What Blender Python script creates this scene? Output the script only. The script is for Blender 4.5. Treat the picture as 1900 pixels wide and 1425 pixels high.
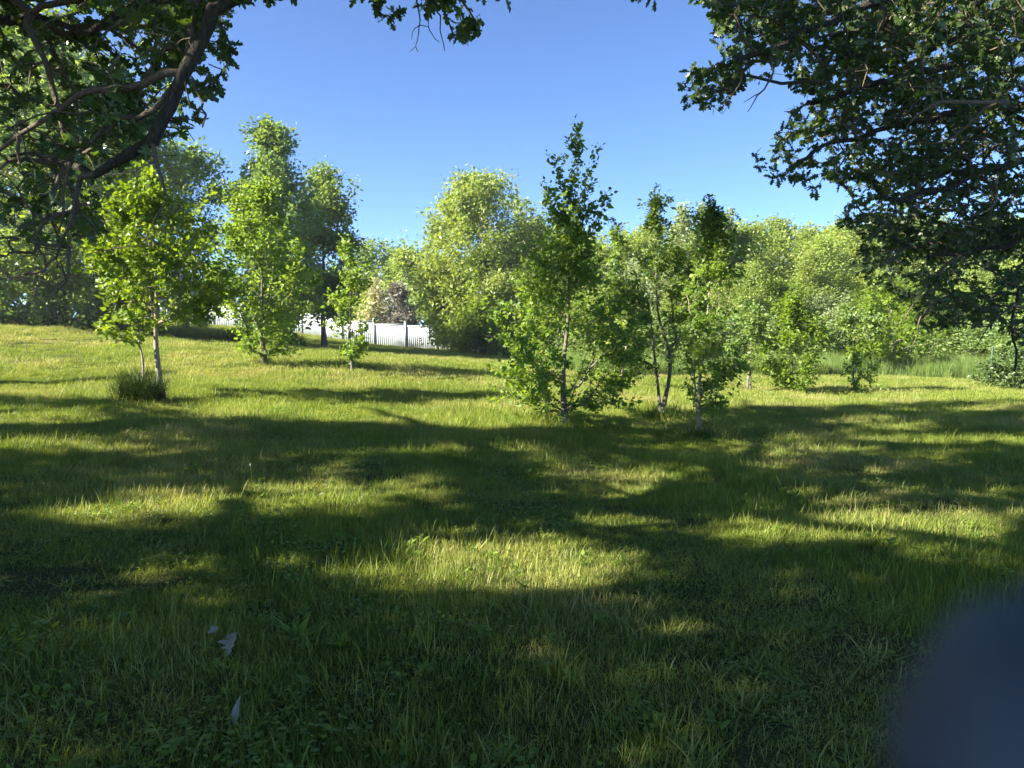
import bpy, math, random
import numpy as np
from mathutils import Vector
R = math.radians
random.seed(7)
scene = bpy.context.scene
for o in list(bpy.data.objects):
    bpy.data.objects.remove(o)

# ------------------------------------------------------------------ camera
FPX, CX, CY, HOR = 1357.0, 950.0, 712.5, 630.0          # photo pixels (1900 wide)
PITCH = math.atan((CY - HOR) / FPX)
CAM = np.array([0.0, 0.0, 1.6])
cam_d = bpy.data.cameras.new('camera')
cam = bpy.data.objects.new('camera', cam_d)
scene.collection.objects.link(cam)
scene.camera = cam
cam.location = CAM
cam.rotation_euler = (math.pi / 2 - PITCH, 0, 0)
cam_d.sensor_width = 36
cam_d.lens = 36 * FPX / 1900
cam_d.clip_start = 0.008
cam_d.clip_end = 2000
cam_d.dof.use_dof = True
cam_d.dof.focus_distance = 13.0
cam_d.dof.aperture_fstop = 14.0

# ------------------------------------------------------------------ light
SUN_EL = R(31)
SUN_TO = np.array([-1.0, -0.36])                        # horizontal direction towards the sun
SUN_TO /= np.linalg.norm(SUN_TO)
S = np.array([SUN_TO[0] * math.cos(SUN_EL), SUN_TO[1] * math.cos(SUN_EL), math.sin(SUN_EL)])
world = bpy.data.worlds.new('World')
scene.world = world
world.use_nodes = True
nt = world.node_tree
nt.nodes.clear()
sky = nt.nodes.new('ShaderNodeTexSky')
sky.sky_type = 'NISHITA'
sky.sun_disc = False
sky.sun_elevation = SUN_EL
sky.sun_rotation = math.atan2(S[0], S[1])
sky.altitude = 1500
sky.air_density = 0.55
sky.dust_density = 0.0
sky.ozone_density = 5.5
bg = nt.nodes.new('ShaderNodeBackground')
bg.inputs['Strength'].default_value = 0.076
wo = nt.nodes.new('ShaderNodeOutputWorld')
nt.links.new(sky.outputs[0], bg.inputs['Color'])
nt.links.new(bg.outputs[0], wo.inputs['Surface'])
sun_d = bpy.data.lights.new('sun', 'SUN')
sun_d.energy = 5.0
sun_d.angle = R(0.55)
sun_d.color = (1.0, 0.93, 0.78)
sun = bpy.data.objects.new('sun', sun_d)
scene.collection.objects.link(sun)
sun.rotation_euler = Vector(S).to_track_quat('Z', 'Y').to_euler()
scene.view_settings.view_transform = 'Standard'
scene.view_settings.look = 'None'
scene.view_settings.exposure = 2.35
scene.view_settings.gamma = 1.0
scene.view_settings.use_curve_mapping = False
scene.cycles.max_bounces = 8
scene.cycles.transmission_bounces = 5
scene.cycles.diffuse_bounces = 4
scene.cycles.glossy_bounces = 2
scene.cycles.use_denoising = True

# ------------------------------------------------------------------ helpers
def tag(o, label=None, cat=None, group=None, kind=None):
    if label: o['label'] = label
    if cat: o['category'] = cat
    if group: o['group'] = group
    if kind: o['kind'] = kind
    return o

def link(name, data, parent=None):
    o = bpy.data.objects.new(name, data)
    scene.collection.objects.link(o)
    if parent is not None: o.parent = parent
    return o

def empty(name, loc=(0, 0, 0)):
    o = link(name, None)
    o.location = [float(v) for v in loc]
    return o

def mesh_np(name, verts, faces, mat, smooth=False, attrs=None):
    """faces: list of (n,k) integer arrays with k = 3 or 4"""
    me = bpy.data.meshes.new(name)
    verts = np.asarray(verts, dtype=np.float32)
    faces = [np.asarray(f, dtype=np.int32) for f in faces if len(f)]
    me.vertices.add(len(verts))
    me.vertices.foreach_set('co', verts.ravel())
    loops = np.concatenate([f.ravel() for f in faces])
    tot = np.concatenate([np.full(len(f), f.shape[1], dtype=np.int32) for f in faces])
    start = np.concatenate([[0], np.cumsum(tot)[:-1]]).astype(np.int32)
    me.loops.add(len(loops))
    me.loops.foreach_set('vertex_index', loops)
    me.polygons.add(len(tot))
    me.polygons.foreach_set('loop_start', start)
    if smooth:
        me.polygons.foreach_set('use_smooth', np.ones(len(tot), dtype=bool))
    for k, v in (attrs or {}).items():
        a = me.attributes.new(k, 'FLOAT', 'POINT')
        a.data.foreach_set('value', np.asarray(v, dtype=np.float32))
    me.update(calc_edges=True)
    if mat is not None: me.materials.append(mat)
    return me

UP = np.array([0.0, 0.0, 1.0])
CF = np.array([0, math.cos(PITCH), -math.sin(PITCH)])
CU = np.array([0, math.sin(PITCH), math.cos(PITCH)])
def ray(px, py):
    return CF + np.array([1.0, 0, 0]) * ((px - CX) / FPX) + CU * ((CY - py) / FPX)
def at(px, py, Y):
    d = ray(px, py)
    return CAM + d * (Y / d[1])
def project(P):
    P = np.atleast_2d(P) - CAM
    z = P @ CF
    zz = np.where(z > 0.05, z, 0.05)
    return CX + P[:, 0] / zz * FPX, CY - (P @ CU) / zz * FPX, z

# terrain -----------------------------------------------------------
ctrl = []
def cp(px, py, D):
    p = at(px, py, D); ctrl.append(tuple(p))
cp(300, 745, 14); cp(490, 676, 20); cp(655, 697, 19); cp(0, 606, 29); cp(120, 612, 30)
cp(240, 628, 34); cp(400, 606, 58); cp(560, 622, 56); cp(700, 642, 55); cp(785, 648, 55)
cp(900, 657, 47); cp(1050, 788, 13); cp(1225, 772, 14.3); cp(1300, 806, 12.6)
cp(1150, 718, 21); cp(1470, 731, 21.5); cp(1600, 726, 22.5); cp(1450, 697, 31); cp(1700, 703, 30)
cp(1900, 712, 29); cp(0, 735, 15.5)
for p in [(0, 0, 0), (-4, 4, .02), (4, 4, 0), (0, 8, 0), (9, 9, 0), (-8, 8, .12), (-10, -8, .3), (10, -8, 0), (25, 5, 0), (-25, 5, 1.2),
          (-35, 30, 2.6), (-35, 60, 3.2), (0, 80, .8), (40, 60, -.1), (40, 30, 0), (20, 60, -.1), (8, 45, .1), (-20, 80, 2.4)]:
    ctrl.append(p)
ctrl = np.array(ctrl)
def _k(a, b):
    return np.sqrt(((a[:, None, :2] - b[None, :, :2]) ** 2).sum(-1) + 9.0)
_n = len(ctrl)
_A = np.zeros((_n + 1, _n + 1)); _A[:_n, :_n] = _k(ctrl, ctrl) - np.eye(_n) * 0.15; _A[:_n, _n] = 1; _A[_n, :_n] = 1
_w = np.linalg.solve(_A, np.append(ctrl[:, 2], 0))
def zt(x, y):
    x = np.atleast_1d(np.asarray(x, float)); y = np.atleast_1d(np.asarray(y, float))
    q = np.stack([np.clip(x, -42, 45), np.clip(y, -12, 85)], -1)
    out = np.empty(len(q))
    for i in range(0, len(q), 20000):
        out[i:i + 20000] = _k(q[i:i + 20000], ctrl) @ _w[:_n] + _w[_n]
    out += 0.03 * np.sin(x * 1.3 + 1.7 * np.sin(y * .8)) * np.cos(y * 1.1 + x * .3) + 0.02 * np.sin(x * 2.9 + y * 2.1)
    return out
def z1(x, y): return float(zt(x, y)[0])
def ground(px, py):
    """where the view ray of a photo pixel meets the ground"""
    d = ray(px, py)
    ts = np.linspace(1.5, 90, 900)
    P = CAM + ts[:, None] * d
    below = P[:, 2] < zt(P[:, 0], P[:, 1])
    i = int(np.argmax(below)) if below.any() else len(ts) - 1
    return P[i]

# ------------------------------------------------------------------ materials
def new_mat(name):
    m = bpy.data.materials.new(name); m.use_nodes = True
    n = m.node_tree; n.nodes.clear()
    out = n.nodes.new('ShaderNodeOutputMaterial')
    return m, n, out
def add(n, t, **kw):
    nd = n.nodes.new(t)
    for k, v in kw.items(): setattr(nd, k, v)
    return nd
def ramp(n, stops):
    r = n.nodes.new('ShaderNodeValToRGB')
    els = r.color_ramp.elements
    while len(els) > 1: els.remove(els[0])
    for i, (p, c) in enumerate(stops):
        e = els[0] if i == 0 else els.new(p)
        e.position = p; e.color = (*c, 1)
    return r
def leaf_mat(name, c0, c1, tr=0.4, trc=None, rough=0.45, spec=0.35):
    m, n, out = new_mat(name)
    at_ = add(n, 'ShaderNodeAttribute', attribute_name='rnd')
    geo = add(n, 'ShaderNodeNewGeometry')
    ns = add(n, 'ShaderNodeTexNoise'); ns.inputs['Scale'].default_value = 0.9; ns.inputs['Detail'].default_value = 2
    n.links.new(geo.outputs['Position'], ns.inputs['Vector'])
    ad = add(n, 'ShaderNodeMath', operation='MULTIPLY_ADD')
    n.links.new(ns.outputs['Fac'], ad.inputs[0]); ad.inputs[1].default_value = 0.9
    mu = add(n, 'ShaderNodeMath', operation='MULTIPLY_ADD')
    n.links.new(at_.outputs['Fac'], mu.inputs[0]); mu.inputs[1].default_value = 0.6; mu.inputs[2].default_value = -0.25
    n.links.new(mu.outputs[0], ad.inputs[2])
    r = ramp(n, [(0.1, c0), (0.9, c1)])
    n.links.new(ad.outputs[0], r.inputs[0])
    p = add(n, 'ShaderNodeBsdfPrincipled')
    p.inputs['Roughness'].default_value = rough
    p.inputs['Specular IOR Level'].default_value = spec
    n.links.new(r.outputs[0], p.inputs['Base Color'])
    t = add(n, 'ShaderNodeBsdfTranslucent')
    mx = add(n, 'ShaderNodeMix', data_type='RGBA', blend_type='MULTIPLY'); mx.inputs[0].default_value = 1
    n.links.new(r.outputs[0], mx.inputs[6]); mx.inputs[7].default_value = (*(trc or (1.7, 1.6, .5)), 1)
    n.links.new(mx.outputs[2], t.inputs['Color'])
    ms = add(n, 'ShaderNodeMixShader'); ms.inputs[0].default_value = tr
    n.links.new(p.outputs[0], ms.inputs[1]); n.links.new(t.outputs[0], ms.inputs[2])
    n.links.new(ms.outputs[0], out.inputs['Surface'])
    return m
def bark_mat(name, c0, c1, scale=6, bump=.6, stretch=4):
    m, n, out = new_mat(name)
    tc = add(n, 'ShaderNodeNewGeometry')
    mp = add(n, 'ShaderNodeMapping'); mp.inputs['Scale'].default_value = (scale, scale, scale / stretch)
    n.links.new(tc.outputs['Position'], mp.inputs['Vector'])
    ns = add(n, 'ShaderNodeTexNoise'); ns.inputs['Scale'].default_value = 4; ns.inputs['Detail'].default_value = 8; ns.inputs['Roughness'].default_value = .7
    n.links.new(mp.outputs[0], ns.inputs['Vector'])
    vo = add(n, 'ShaderNodeTexVoronoi', feature='DISTANCE_TO_EDGE'); vo.inputs['Scale'].default_value = 3
    n.links.new(mp.outputs[0], vo.inputs['Vector'])
    r = ramp(n, [(0.3, c0), (0.7, c1)])
    n.links.new(ns.outputs['Fac'], r.inputs[0])
    p = add(n, 'ShaderNodeBsdfPrincipled'); p.inputs['Roughness'].default_value = .9; p.inputs['Specular IOR Level'].default_value = .2
    n.links.new(r.outputs[0], p.inputs['Base Color'])
    sm = add(n, 'ShaderNodeMath', operation='MULTIPLY_ADD'); sm.inputs[1].default_value = 1.5
    n.links.new(vo.outputs['Distance'], sm.inputs[0]); n.links.new(ns.outputs['Fac'], sm.inputs[2])
    b = add(n, 'ShaderNodeBump'); b.inputs['Strength'].default_value = bump; b.inputs['Distance'].default_value = .03
    n.links.new(sm.outputs[0], b.inputs['Height']); n.links.new(b.outputs[0], p.inputs['Normal'])
    n.links.new(p.outputs[0], out.inputs['Surface'])
    return m
def plain(name, col, rough=.6, spec=.4, noise=.15, scale=8):
    m, n, out = new_mat(name)
    geo = add(n, 'ShaderNodeNewGeometry')
    ns = add(n, 'ShaderNodeTexNoise'); ns.inputs['Scale'].default_value = scale; ns.inputs['Detail'].default_value = 6
    n.links.new(geo.outputs['Position'], ns.inputs['Vector'])
    r = ramp(n, [(0.3, tuple(c * (1 - noise) for c in col)), (0.7, tuple(min(1, c * (1 + noise)) for c in col))])
    n.links.new(ns.outputs['Fac'], r.inputs[0])
    p = add(n, 'ShaderNodeBsdfPrincipled'); p.inputs['Roughness'].default_value = rough; p.inputs['Specular IOR Level'].default_value = spec
    n.links.new(r.outputs[0], p.inputs['Base Color']); n.links.new(p.outputs[0], out.inputs['Surface'])
    return m

M = {
 'oak': leaf_mat('oak_leaf', (0.045, 0.083, 0.023), (0.108, 0.164, 0.043), .30, (1.5, 1.6, .5), .38, .45),
 'oak_dark': leaf_mat('dark_oak_leaf', (.034, .064, .018), (.085, .13, .036), .32, (1.5, 1.6, .5), .38, .45),
 'lime': leaf_mat('lime_leaf', (0.095, 0.171, 0.015), (0.190, 0.278, 0.028), .5, (1.5, 1.35, .4)),
 'sapling': leaf_mat('sapling_leaf', (0.084, 0.169, 0.033), (0.216, 0.295, 0.051), 0.5),
 'ash': leaf_mat('ash_leaf', (0.083, 0.153, 0.039), (0.178, 0.250, 0.054), 0.46),
 'poplar': leaf_mat('poplar_leaf', (0.104, 0.186, 0.067), (0.231, 0.314, 0.100), .4),
 'birch': leaf_mat('birch_leaf', (0.139, 0.206, 0.053), (0.259, 0.315, 0.080), .45),
 'wood': leaf_mat('woodland_leaf', (0.146, 0.221, 0.051), (0.291, 0.354, 0.080), .45),
 'wood_dark': leaf_mat('dark_woodland_leaf', (0.096, 0.174, 0.051), (0.215, 0.285, 0.081), .4),
 'silver': leaf_mat('silvery_leaf', (0.127, 0.177, 0.076), (0.253, 0.304, 0.152), .35),
 'cream': leaf_mat('cream_blossom', (.32, .34, .17), (.62, .58, .36), .35, (1.1, 1, .8)),
 'dry': leaf_mat('brown_needle', (.16, .155, .125), (.28, .265, .22), .2, (1.2, 1, .8)),
 'bark': bark_mat('oak_bark', (.016, .014, .012), (.09, .078, .060), 9, 1.0, 4),
 'twig': bark_mat('twig_bark', (.07, .055, .04), (.19, .15, .11), 14, .5, 2),
 'bark_pale': bark_mat('pale_bark', (.14, .115, .085), (.36, .31, .23), 16, .4, 1.5),
 'bark_grey': bark_mat('grey_bark', (.075, .068, .055), (.20, .18, .14), 14, .5, 3),
}

# ------------------------------------------------------------------ trees
def tube(P, rad, sides):
    P = np.asarray(P, float); n = len(P)
    T = np.gradient(P, axis=0); T /= np.linalg.norm(T, axis=1)[:, None] + 1e-9
    ref = np.array([0.31, 0.95, 0.05]) if abs(T[0, 1]) < .8 else np.array([1.0, 0.1, 0.1])
    A = np.cross(T, ref); A /= np.linalg.norm(A, axis=1)[:, None] + 1e-9
    B = np.cross(T, A)
    a = np.arange(sides) * 2 * math.pi / sides
    rr_ = rad[:, None, None] * np.ones((1, sides, 1))
    if sides >= 14:
        q = np.random.default_rng(n); w = q.normal(0, 1, (n, sides, 1)) * .07 + q.normal(0, 1, (1, sides, 1)) * .07 + q.normal(0, 1, (n, 1, 1)) * .05
        rr_ = rr_ * (1 + w)
    V = P[:, None] + rr_ * (np.cos(a)[None, :, None] * A[:, None] + np.sin(a)[None, :, None] * B[:, None])
    i = np.arange(n - 1)[:, None] * sides; j = np.arange(sides)[None]; k = (j + 1) % sides
    F = np.stack([i + j, i + k, i + k + sides, i + j + sides], -1).reshape(-1, 4)
    return V.reshape(-1, 3), F

def resample(pts, seg):
    pts = np.asarray(pts, float)
    # Catmull-Rom through the points
    out = [pts[0]]
    n = len(pts)
    for i in range(n - 1):
        p0 = pts[max(i - 1, 0)]; p1 = pts[i]; p2 = pts[i + 1]; p3 = pts[min(i + 2, n - 1)]
        m = max(1, int(round(np.linalg.norm(p2 - p1) / seg)))
        for k in range(1, m + 1):
            t = k / m
            out.append(.5 * ((2 * p1) + (-p0 + p2) * t + (2 * p0 - 5 * p1 + 4 * p2 - p3) * t * t + (-p0 + 3 * p1 - 3 * p2 + p3) * t ** 3))
    return np.array(out)

class Skel:
    """a branching skeleton: nodes with parents, grown greedily towards leaf targets"""
    def __init__(s, rng, seg=.3, bf=.35, jit=.12, sag=0.0):
        s.rng = rng; s.seg = seg; s.bf = bf; s.jit = jit; s.sag = sag
        s.P = np.zeros((256, 3)); s.L = np.zeros(256); s.par = []; s.n = 0; s.minr = {}; s.tips = []
    def node(s, p, par, r=0):
        if s.n == len(s.P):
            s.P = np.concatenate([s.P, np.zeros_like(s.P)]); s.L = np.concatenate([s.L, np.zeros_like(s.L)])
        s.P[s.n] = p
        s.L[s.n] = 0 if par < 0 else s.L[par] + np.linalg.norm(s.P[par] - p)
        s.par.append(par)
        if r: s.minr[s.n] = r
        s.n += 1
        return s.n - 1
    def limb(s, pts, par=-1, r0=0, r1=0, seg=None):
        Q = resample(pts, seg or s.seg)
        if len(Q) > 4 and r0 and r0 < .2:
            w = s.rng.normal(0, 1, Q.shape); w[1:-1] = (w[:-2] + w[1:-1] + w[2:]) / 3; w[0] = 0; w[-1] = 0
            Q = Q + w * min(.05, .012 + r0 * .4)
        ids = []
        if par == 'near':
            par = int(np.argmin(np.linalg.norm(s.P[:s.n] - Q[0], axis=1))); Q = Q[1:] if len(Q) > 2 else Q
        for i, q in enumerate(Q):
            par = s.node(q, par, r0 + (r1 - r0) * i / max(1, len(Q) - 1))
            ids.append(par)
        return ids
    def grow(s, targets, zmin=-1e9):
        base = s.P[:s.n].copy()
        T = np.asarray(targets)
        if len(T) == 0: return
        d0 = np.array([np.min(np.linalg.norm(base - t, axis=1)) for t in T])
        for t in T[np.argsort(d0)]:
            d = np.linalg.norm(s.P[:s.n] - t, axis=1)
            up = np.maximum(0, s.P[:s.n, 2] - t[2])
            c = d + s.bf * s.L[:s.n] + .25 * up + np.where(s.P[:s.n, 2] < zmin, 1e3, 0)
            j = int(np.argmin(c)); p = s.P[j]; dd = d[j]
            if dd < 1e-3: continue
            pj = s.par[j]
            pd = (p - s.P[pj]) if pj >= 0 else UP
            pd = pd / (np.linalg.norm(pd) + 1e-9)
            dirn = (t - p) / dd
            c1 = p + dd * .45 * (dirn * .6 + pd * .35 + UP * .12)
            m = max(2, int(math.ceil(dd / s.seg)))
            par = j
            for k in range(1, m + 1):
                u = k / m
                q = (1 - u) ** 2 * p + 2 * u * (1 - u) * c1 + u * u * t
                if k < m: q = q + s.rng.normal(0, s.jit * dd / m, 3)
                par = s.node(q, par)
            s.tips.append((par, t))
    def radii(s, tip=.006, exp=2.3, rmax=None):
        n = s.n; acc = np.zeros(n); par = np.array(s.par)
        kids = np.zeros(n, int)
        for i in range(n):
            if par[i] >= 0: kids[par[i]] += 1
        for i in range(n - 1, -1, -1):
            if kids[i] == 0: acc[i] = tip ** exp
            if par[i] >= 0: acc[par[i]] += acc[i]
        r = acc ** (1 / exp)
        if rmax is not None and r.max() > 0:
            r0 = r[0]
            r = tip + (r - tip) * max(0.0, (rmax - tip)) / max(r0 - tip, 1e-6)
        for i, v in s.minr.items(): r[i] = max(r[i], v) if v < 0 else v
        # radii never grow outwards from a fixed limb
        for i in range(n):
            if par[i] >= 0 and i not in s.minr: r[i] = min(r[i], r[par[i]] * .92)
        s.r = r
    def chains(s):
        n = s.n; ch = [[] for _ in range(n)]
        for i, p in enumerate(s.par):
            if p >= 0: ch[p].append(i)
        out = []; stack = [(0, -1)]
        while stack:
            i, p = stack.pop()
            c = ([p] if p >= 0 else []) + [i]
            while ch[i]:
                k = sorted(ch[i], key=lambda a: (a not in s.minr, -s.r[a]))
                for o in k[1:]: stack.append((o, i))
                i = k[0]; c.append(i)
            out.append(c)
        return out

# leaf templates: y along the leaf (length 1), x across, z up
def tpl_diamond():
    V = np.array([[0, 0, 0], [.28, .45, .07], [0, 1, -.04], [-.28, .45, .07]]); F = np.array([[0, 1, 2], [0, 2, 3]]); return V, F
def tpl_ovate():
    V = np.array([[0, 0, 0], [.26, .22, .05], [.30, .48, .05], [.14, .78, .0], [0, 1, -.10], [-.14, .78, 0], [-.30, .48, .05], [-.26, .22, .05], [0, .4, -.02]])
    F = np.array([[8, 0, 1], [8, 1, 2], [8, 2, 3], [8, 3, 4], [8, 4, 5], [8, 5, 6], [8, 6, 7], [8, 7, 0]]); return V, F
def tpl_lance():
    V = np.array([[0, 0, 0], [.13, .4, .03], [0, 1, -.06], [-.13, .4, .03]]); F = np.array([[0, 1, 2], [0, 2, 3]]); return V, F
def tpl_oak():
    half = [(.04, .08), (.13, .16), (.06, .27), (.26, .36), (.12, .46), (.34, .60), (.30, .68), (.13, .68), (.20, .86), (.07, .84)]
    V = [(0, 0, 0), (0, 1, -.12)]
    Rr = []; Ll = []
    for x, y in half:
        zz = .22 * x - .12 * y * y
        Rr.append(len(V)); V.append((x, y, zz)); Ll.append(len(V)); V.append((-x, y, zz))
    mid = []
    for y in (.27, .46, .68):
        mid.append(len(V)); V.append((0, y, -.12 * y * y))
    F = []
    def side(S_, flip):
        a, b, c = mid
        T = [(0, S_[0], a), (S_[0], S_[1], a), (S_[1], S_[2], a), (a, S_[2], b), (S_[2], S_[3], b), (S_[3], S_[4], b), (b, S_[4], c), (S_[4], S_[5], c),
             (S_[5], S_[6], c), (S_[6], S_[7], c), (c, S_[7], 1), (S_[7], S_[8], 1), (S_[8], S_[9], 1)]
        for t in T: F.append(t[::-1] if flip else t)
    side(Rr, False); side(Ll, True)
    return np.array(V, float), np.array(F)
def tpl_oak_lite():
    V = np.array([[0, 0, 0], [.12, .2, .02], [.07, .3, 0], [.32, .62, .04], [.1, .66, -.04], [0, 1, -.1], [-.1, .66, -.04], [-.32, .62, .04], [-.07, .3, 0], [-.12, .2, .02]])
    F = np.array([[0, 1, 2], [0, 2, 8], [0, 8, 9], [2, 3, 4], [8, 6, 7], [2, 4, 6], [2, 6, 8], [4, 5, 6]]); return V, F
def tpl_oak_mid():
    h = [(.10, .16), (.06, .27), (.27, .40), (.11, .49), (.33, .66), (.12, .72), (.15, .92)]
    V = [(0, 0, 0), (0, 1, -.12), (0, .3, -.01), (0, .58, -.04)]; F = []
    for sg in (1, -1):
        b = len(V)
        for x, y in h: V.append((sg * x, y, .2 * x - .12 * y * y))
        T = [(0, b, 2), (b, b + 1, 2), (b + 1, b + 2, 2), (2, b + 2, 3), (b + 2, b + 3, 3), (b + 3, b + 4, 3), (b + 4, b + 5, 3), (3, b + 5, 1), (b + 5, b + 6, 1)]
        F += [t if sg > 0 else t[::-1] for t in T]
    return np.array(V, float), np.array(F)
TPL = {'oak_mid': tpl_oak_mid(), 'diamond': tpl_diamond(), 'ovate': tpl_ovate(), 'lance': tpl_lance(), 'oak': tpl_oak(), 'oak_lite': tpl_oak_lite()}

def frames(dirs, nrm):
    y = dirs / (np.linalg.norm(dirs, axis=1)[:, None] + 1e-9)
    x = np.cross(y, nrm); x /= np.linalg.norm(x, axis=1)[:, None] + 1e-9
    z = np.cross(x, y)
    return np.stack([x, y, z], -1)           # columns
def leaves_mesh(name, pos, F3, size, tpl, mat, rng, wid=1.0):
    V, F = TPL[tpl]; V = V * np.array([wid, 1, 1])
    W = np.einsum('nij,kj->nki', F3 * size[:, None, None], V) + pos[:, None]
    N = len(pos); k = len(V)
    faces = (F[None] + (np.arange(N) * k)[:, None, None]).reshape(-1, 3)
    return mesh_np(name, W.reshape(-1, 3), [faces], mat, False, {'rnd': np.repeat(rng.random(N), k)})

def leaf_spray(sk, rng, per, spread, size, svar=.34, droop=.25, back=3, flat=.5):
    """leaf bases along the last pieces of every grown twig"""
    if not sk.tips: return None
    pos = []; dr = []
    par = sk.par
    for tip, _ in sk.tips:
        ids = [tip]
        while len(ids) <= back and par[ids[-1]] >= 0: ids.append(par[ids[-1]])
        q = sk.P[ids]
        m = max(1, int(rng.poisson(per)))
        u = rng.random(m) ** 1.4 * (len(q) - 1.001)
        i = u.astype(int); f = (u - i)[:, None]
        p = q[i] * (1 - f) + q[i + 1] * f if len(q) > 1 else np.repeat(q, m, 0)
        ax = q[0] - q[-1]; ax = ax / (np.linalg.norm(ax) + 1e-9)
        d = rng.normal(0, 1, (m, 3)); d[:, 2] *= flat
        d = d / (np.linalg.norm(d, axis=1)[:, None] + 1e-9) + ax * .6 - UP * droop
        pos.append(p); dr.append(d)
    pos = np.concatenate(pos); dr = np.concatenate(dr)
    pos = pos + rng.normal(0, 1, pos.shape) * spread
    nr = rng.normal(0, .85, dr.shape) + UP * .55
    sz = size * np.clip(rng.normal(1, svar, len(pos)), .45, 1.7)
    return pos, frames(dr, nr), sz

def build_tree(name, label, cat, base, sk, leaf, mats, group=None, limbs=3, tip=.006, rmax=None, exp=2.3, sides=(10, 5, 3),
               single=0, leafname='leaf', rng=None, flare=1.0, min_twig=0.0):
    """thing > trunk, branches (> thinner ones), twigs, foliage and single leaves.  All geometry is given in world space."""
    base = np.asarray(base, float)
    root = empty(name, base); tag(root, label, cat, group)
    sk.radii(tip, exp, rmax)
    if flare > 1:
        for i in range(sk.n):
            h = sk.P[i, 2] - base[2]
            if h < .6 * flare * sk.r[0] * 4 and np.linalg.norm(sk.P[i, :2] - base[:2]) < .5 + sk.r[0]:
                sk.r[i] *= 1 + (flare - 1) * max(0, 1 - h / (sk.r[0] * 5)) ** 2
    chs = sk.chains()
    chs.sort(key=lambda c: -sk.r[c[0 if c[0] == 0 else 1]])
    def mk(nm, cl, mat, sd):
        VV = []; FF = []; off = 0
        for c in cl:
            rr = sk.r[c].copy()
            if c[0] != 0: rr[0] = min(rr[0], rr[1] * 1.15)
            v, f = tube(sk.P[c], rr, sd); VV.append(v); FF.append(f + off); off += len(v)
        if not VV: return None
        return link(nm, mesh_np(nm, np.concatenate(VV) - base, [np.concatenate(FF)], mat, True), root)
    tr = [c for c in chs if c[0] == 0]
    mk('trunk', tr, mats['bark'], sides[0])
    rest = [c for c in chs if c[0] != 0]
    for c in rest[:limbs]: mk('branch', [c], mats['bark'], sides[0])
    tw = [c for c in rest[limbs:] if sk.r[c[1]] >= min_twig]
    o = mk('twigs', tw, mats.get('twig', mats['bark']), sides[2])
    if o: o['kind'] = 'stuff'
    pos, F3, sz = leaf['arr']
    keep = np.ones(len(pos), bool)
    if single:
        px, py, z = project(pos)
        vis = (px > 0) & (px < 1900) & (py > 0) & (py < 1425) & (z > .5)
        sc = np.where(vis, sz / np.maximum(z, .5) * np.abs(np.einsum('ni,ni->n', F3[:, :, 2], (pos - CAM) / np.linalg.norm(pos - CAM, axis=1)[:, None])), 0)
        top = np.argsort(-sc)[:single]; top = top[sc[top] > 0]
        keep[top] = False
        V, F = TPL[leaf['tpl']]
        protos = []
        for k in range(4):
            protos.append(mesh_np(leafname, V * np.array([leaf.get('wid', 1.0) * (.9 + .07 * k), 1, .6 + .4 * k]), [F], leaf['mat'], False, {'rnd': np.full(len(V), (k + .5) / 4)}))
        for q, i in enumerate(top):
            o = link(leafname, protos[q % 4], root)
            from mathutils import Matrix
            m = Matrix(F3[i].tolist()).to_4x4() @ Matrix.Diagonal((float(sz[i]),) * 3 + (1,))
            m.translation = Vector((pos[i] - base).tolist())
            o.matrix_basis = m
    if keep.any():
        me = leaves_mesh('foliage', pos[keep] - base, F3[keep], sz[keep], leaf['tpl'], leaf['mat'], rng or np.random.default_rng(1), leaf.get('wid', 1.0))
        o = link('foliage', me, root); o['kind'] = 'stuff'
    return root

PROF = {
 'round': lambda t: math.sqrt(max(0, 1 - (2 * t - .9) ** 2)) if t < .95 else .3,
 'column': lambda t: (.55 + .45 * math.sin(math.pi * min(1, t * 1.15))) * (1 if t < .7 else max(.12, 1 - (t - .7) * 2.9)),
 'cone': lambda t: max(.05, (1 - t)) * min(1, .35 + t * 4),
 'egg': lambda t: max(.06, math.sin(math.pi * min(1, .12 + t ** .7 * .88))),
 'shrub': lambda t: math.sqrt(max(.02, 1 - t * t)),
}
def env_targets(rng, x, y, z0, z1_, rad, prof, n, lumps=16, lump=.32, hollow=.35, sq=(1, 1)):
    """points in a lumpy crown"""
    f = PROF[prof]; C = []
    for _ in range(lumps):
        t = rng.random() ** .9; a = rng.random() * 2 * math.pi
        r = rad * f(t) * (.45 + .55 * math.sqrt(rng.random())) * .9
        C.append((x + r * math.cos(a) * sq[0], y + r * math.sin(a) * sq[1], z0 + t * (z1_ - z0), .55 + .8 * rng.random()))
    out = []
    for _ in range(lumps // 3):
        c = C[rng.integers(len(C))]; o_ = np.array([c[0] - x, c[1] - y, (z1_ - z0) * .25]); o_ /= np.linalg.norm(o_) + 1e-6
        o_ = o_ * .5 + UP * .9 + rng.normal(0, .25, 3); Ls = rad * rng.uniform(.35, .7)
        for k in range(6):
            p = np.array(c[:3]) + o_ * Ls * (k + 1) / 6 + rng.normal(0, .03 * rad, 3)
            if p[2] < z1_ + .25: out.append(p)
    while len(out) < n:
        if rng.random() < (.84 if prof != 'column' else .6):
            c = C[rng.integers(len(C))]; s = lump * rad * c[3] * .5
            p = np.array([c[0] + rng.normal(0, s), c[1] + rng.normal(0, s), c[2] + rng.normal(0, s * .7)])
        else:
            t = rng.random(); a = rng.random() * 2 * math.pi; r = rad * f(t) * math.sqrt(rng.random())
            p = np.array([x + r * math.cos(a), y + r * math.sin(a), z0 + t * (z1_ - z0)])
        if p[2] > z0 - .1 and p[2] < z1_ + .2: out.append(p)
    return np.array(out)

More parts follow.
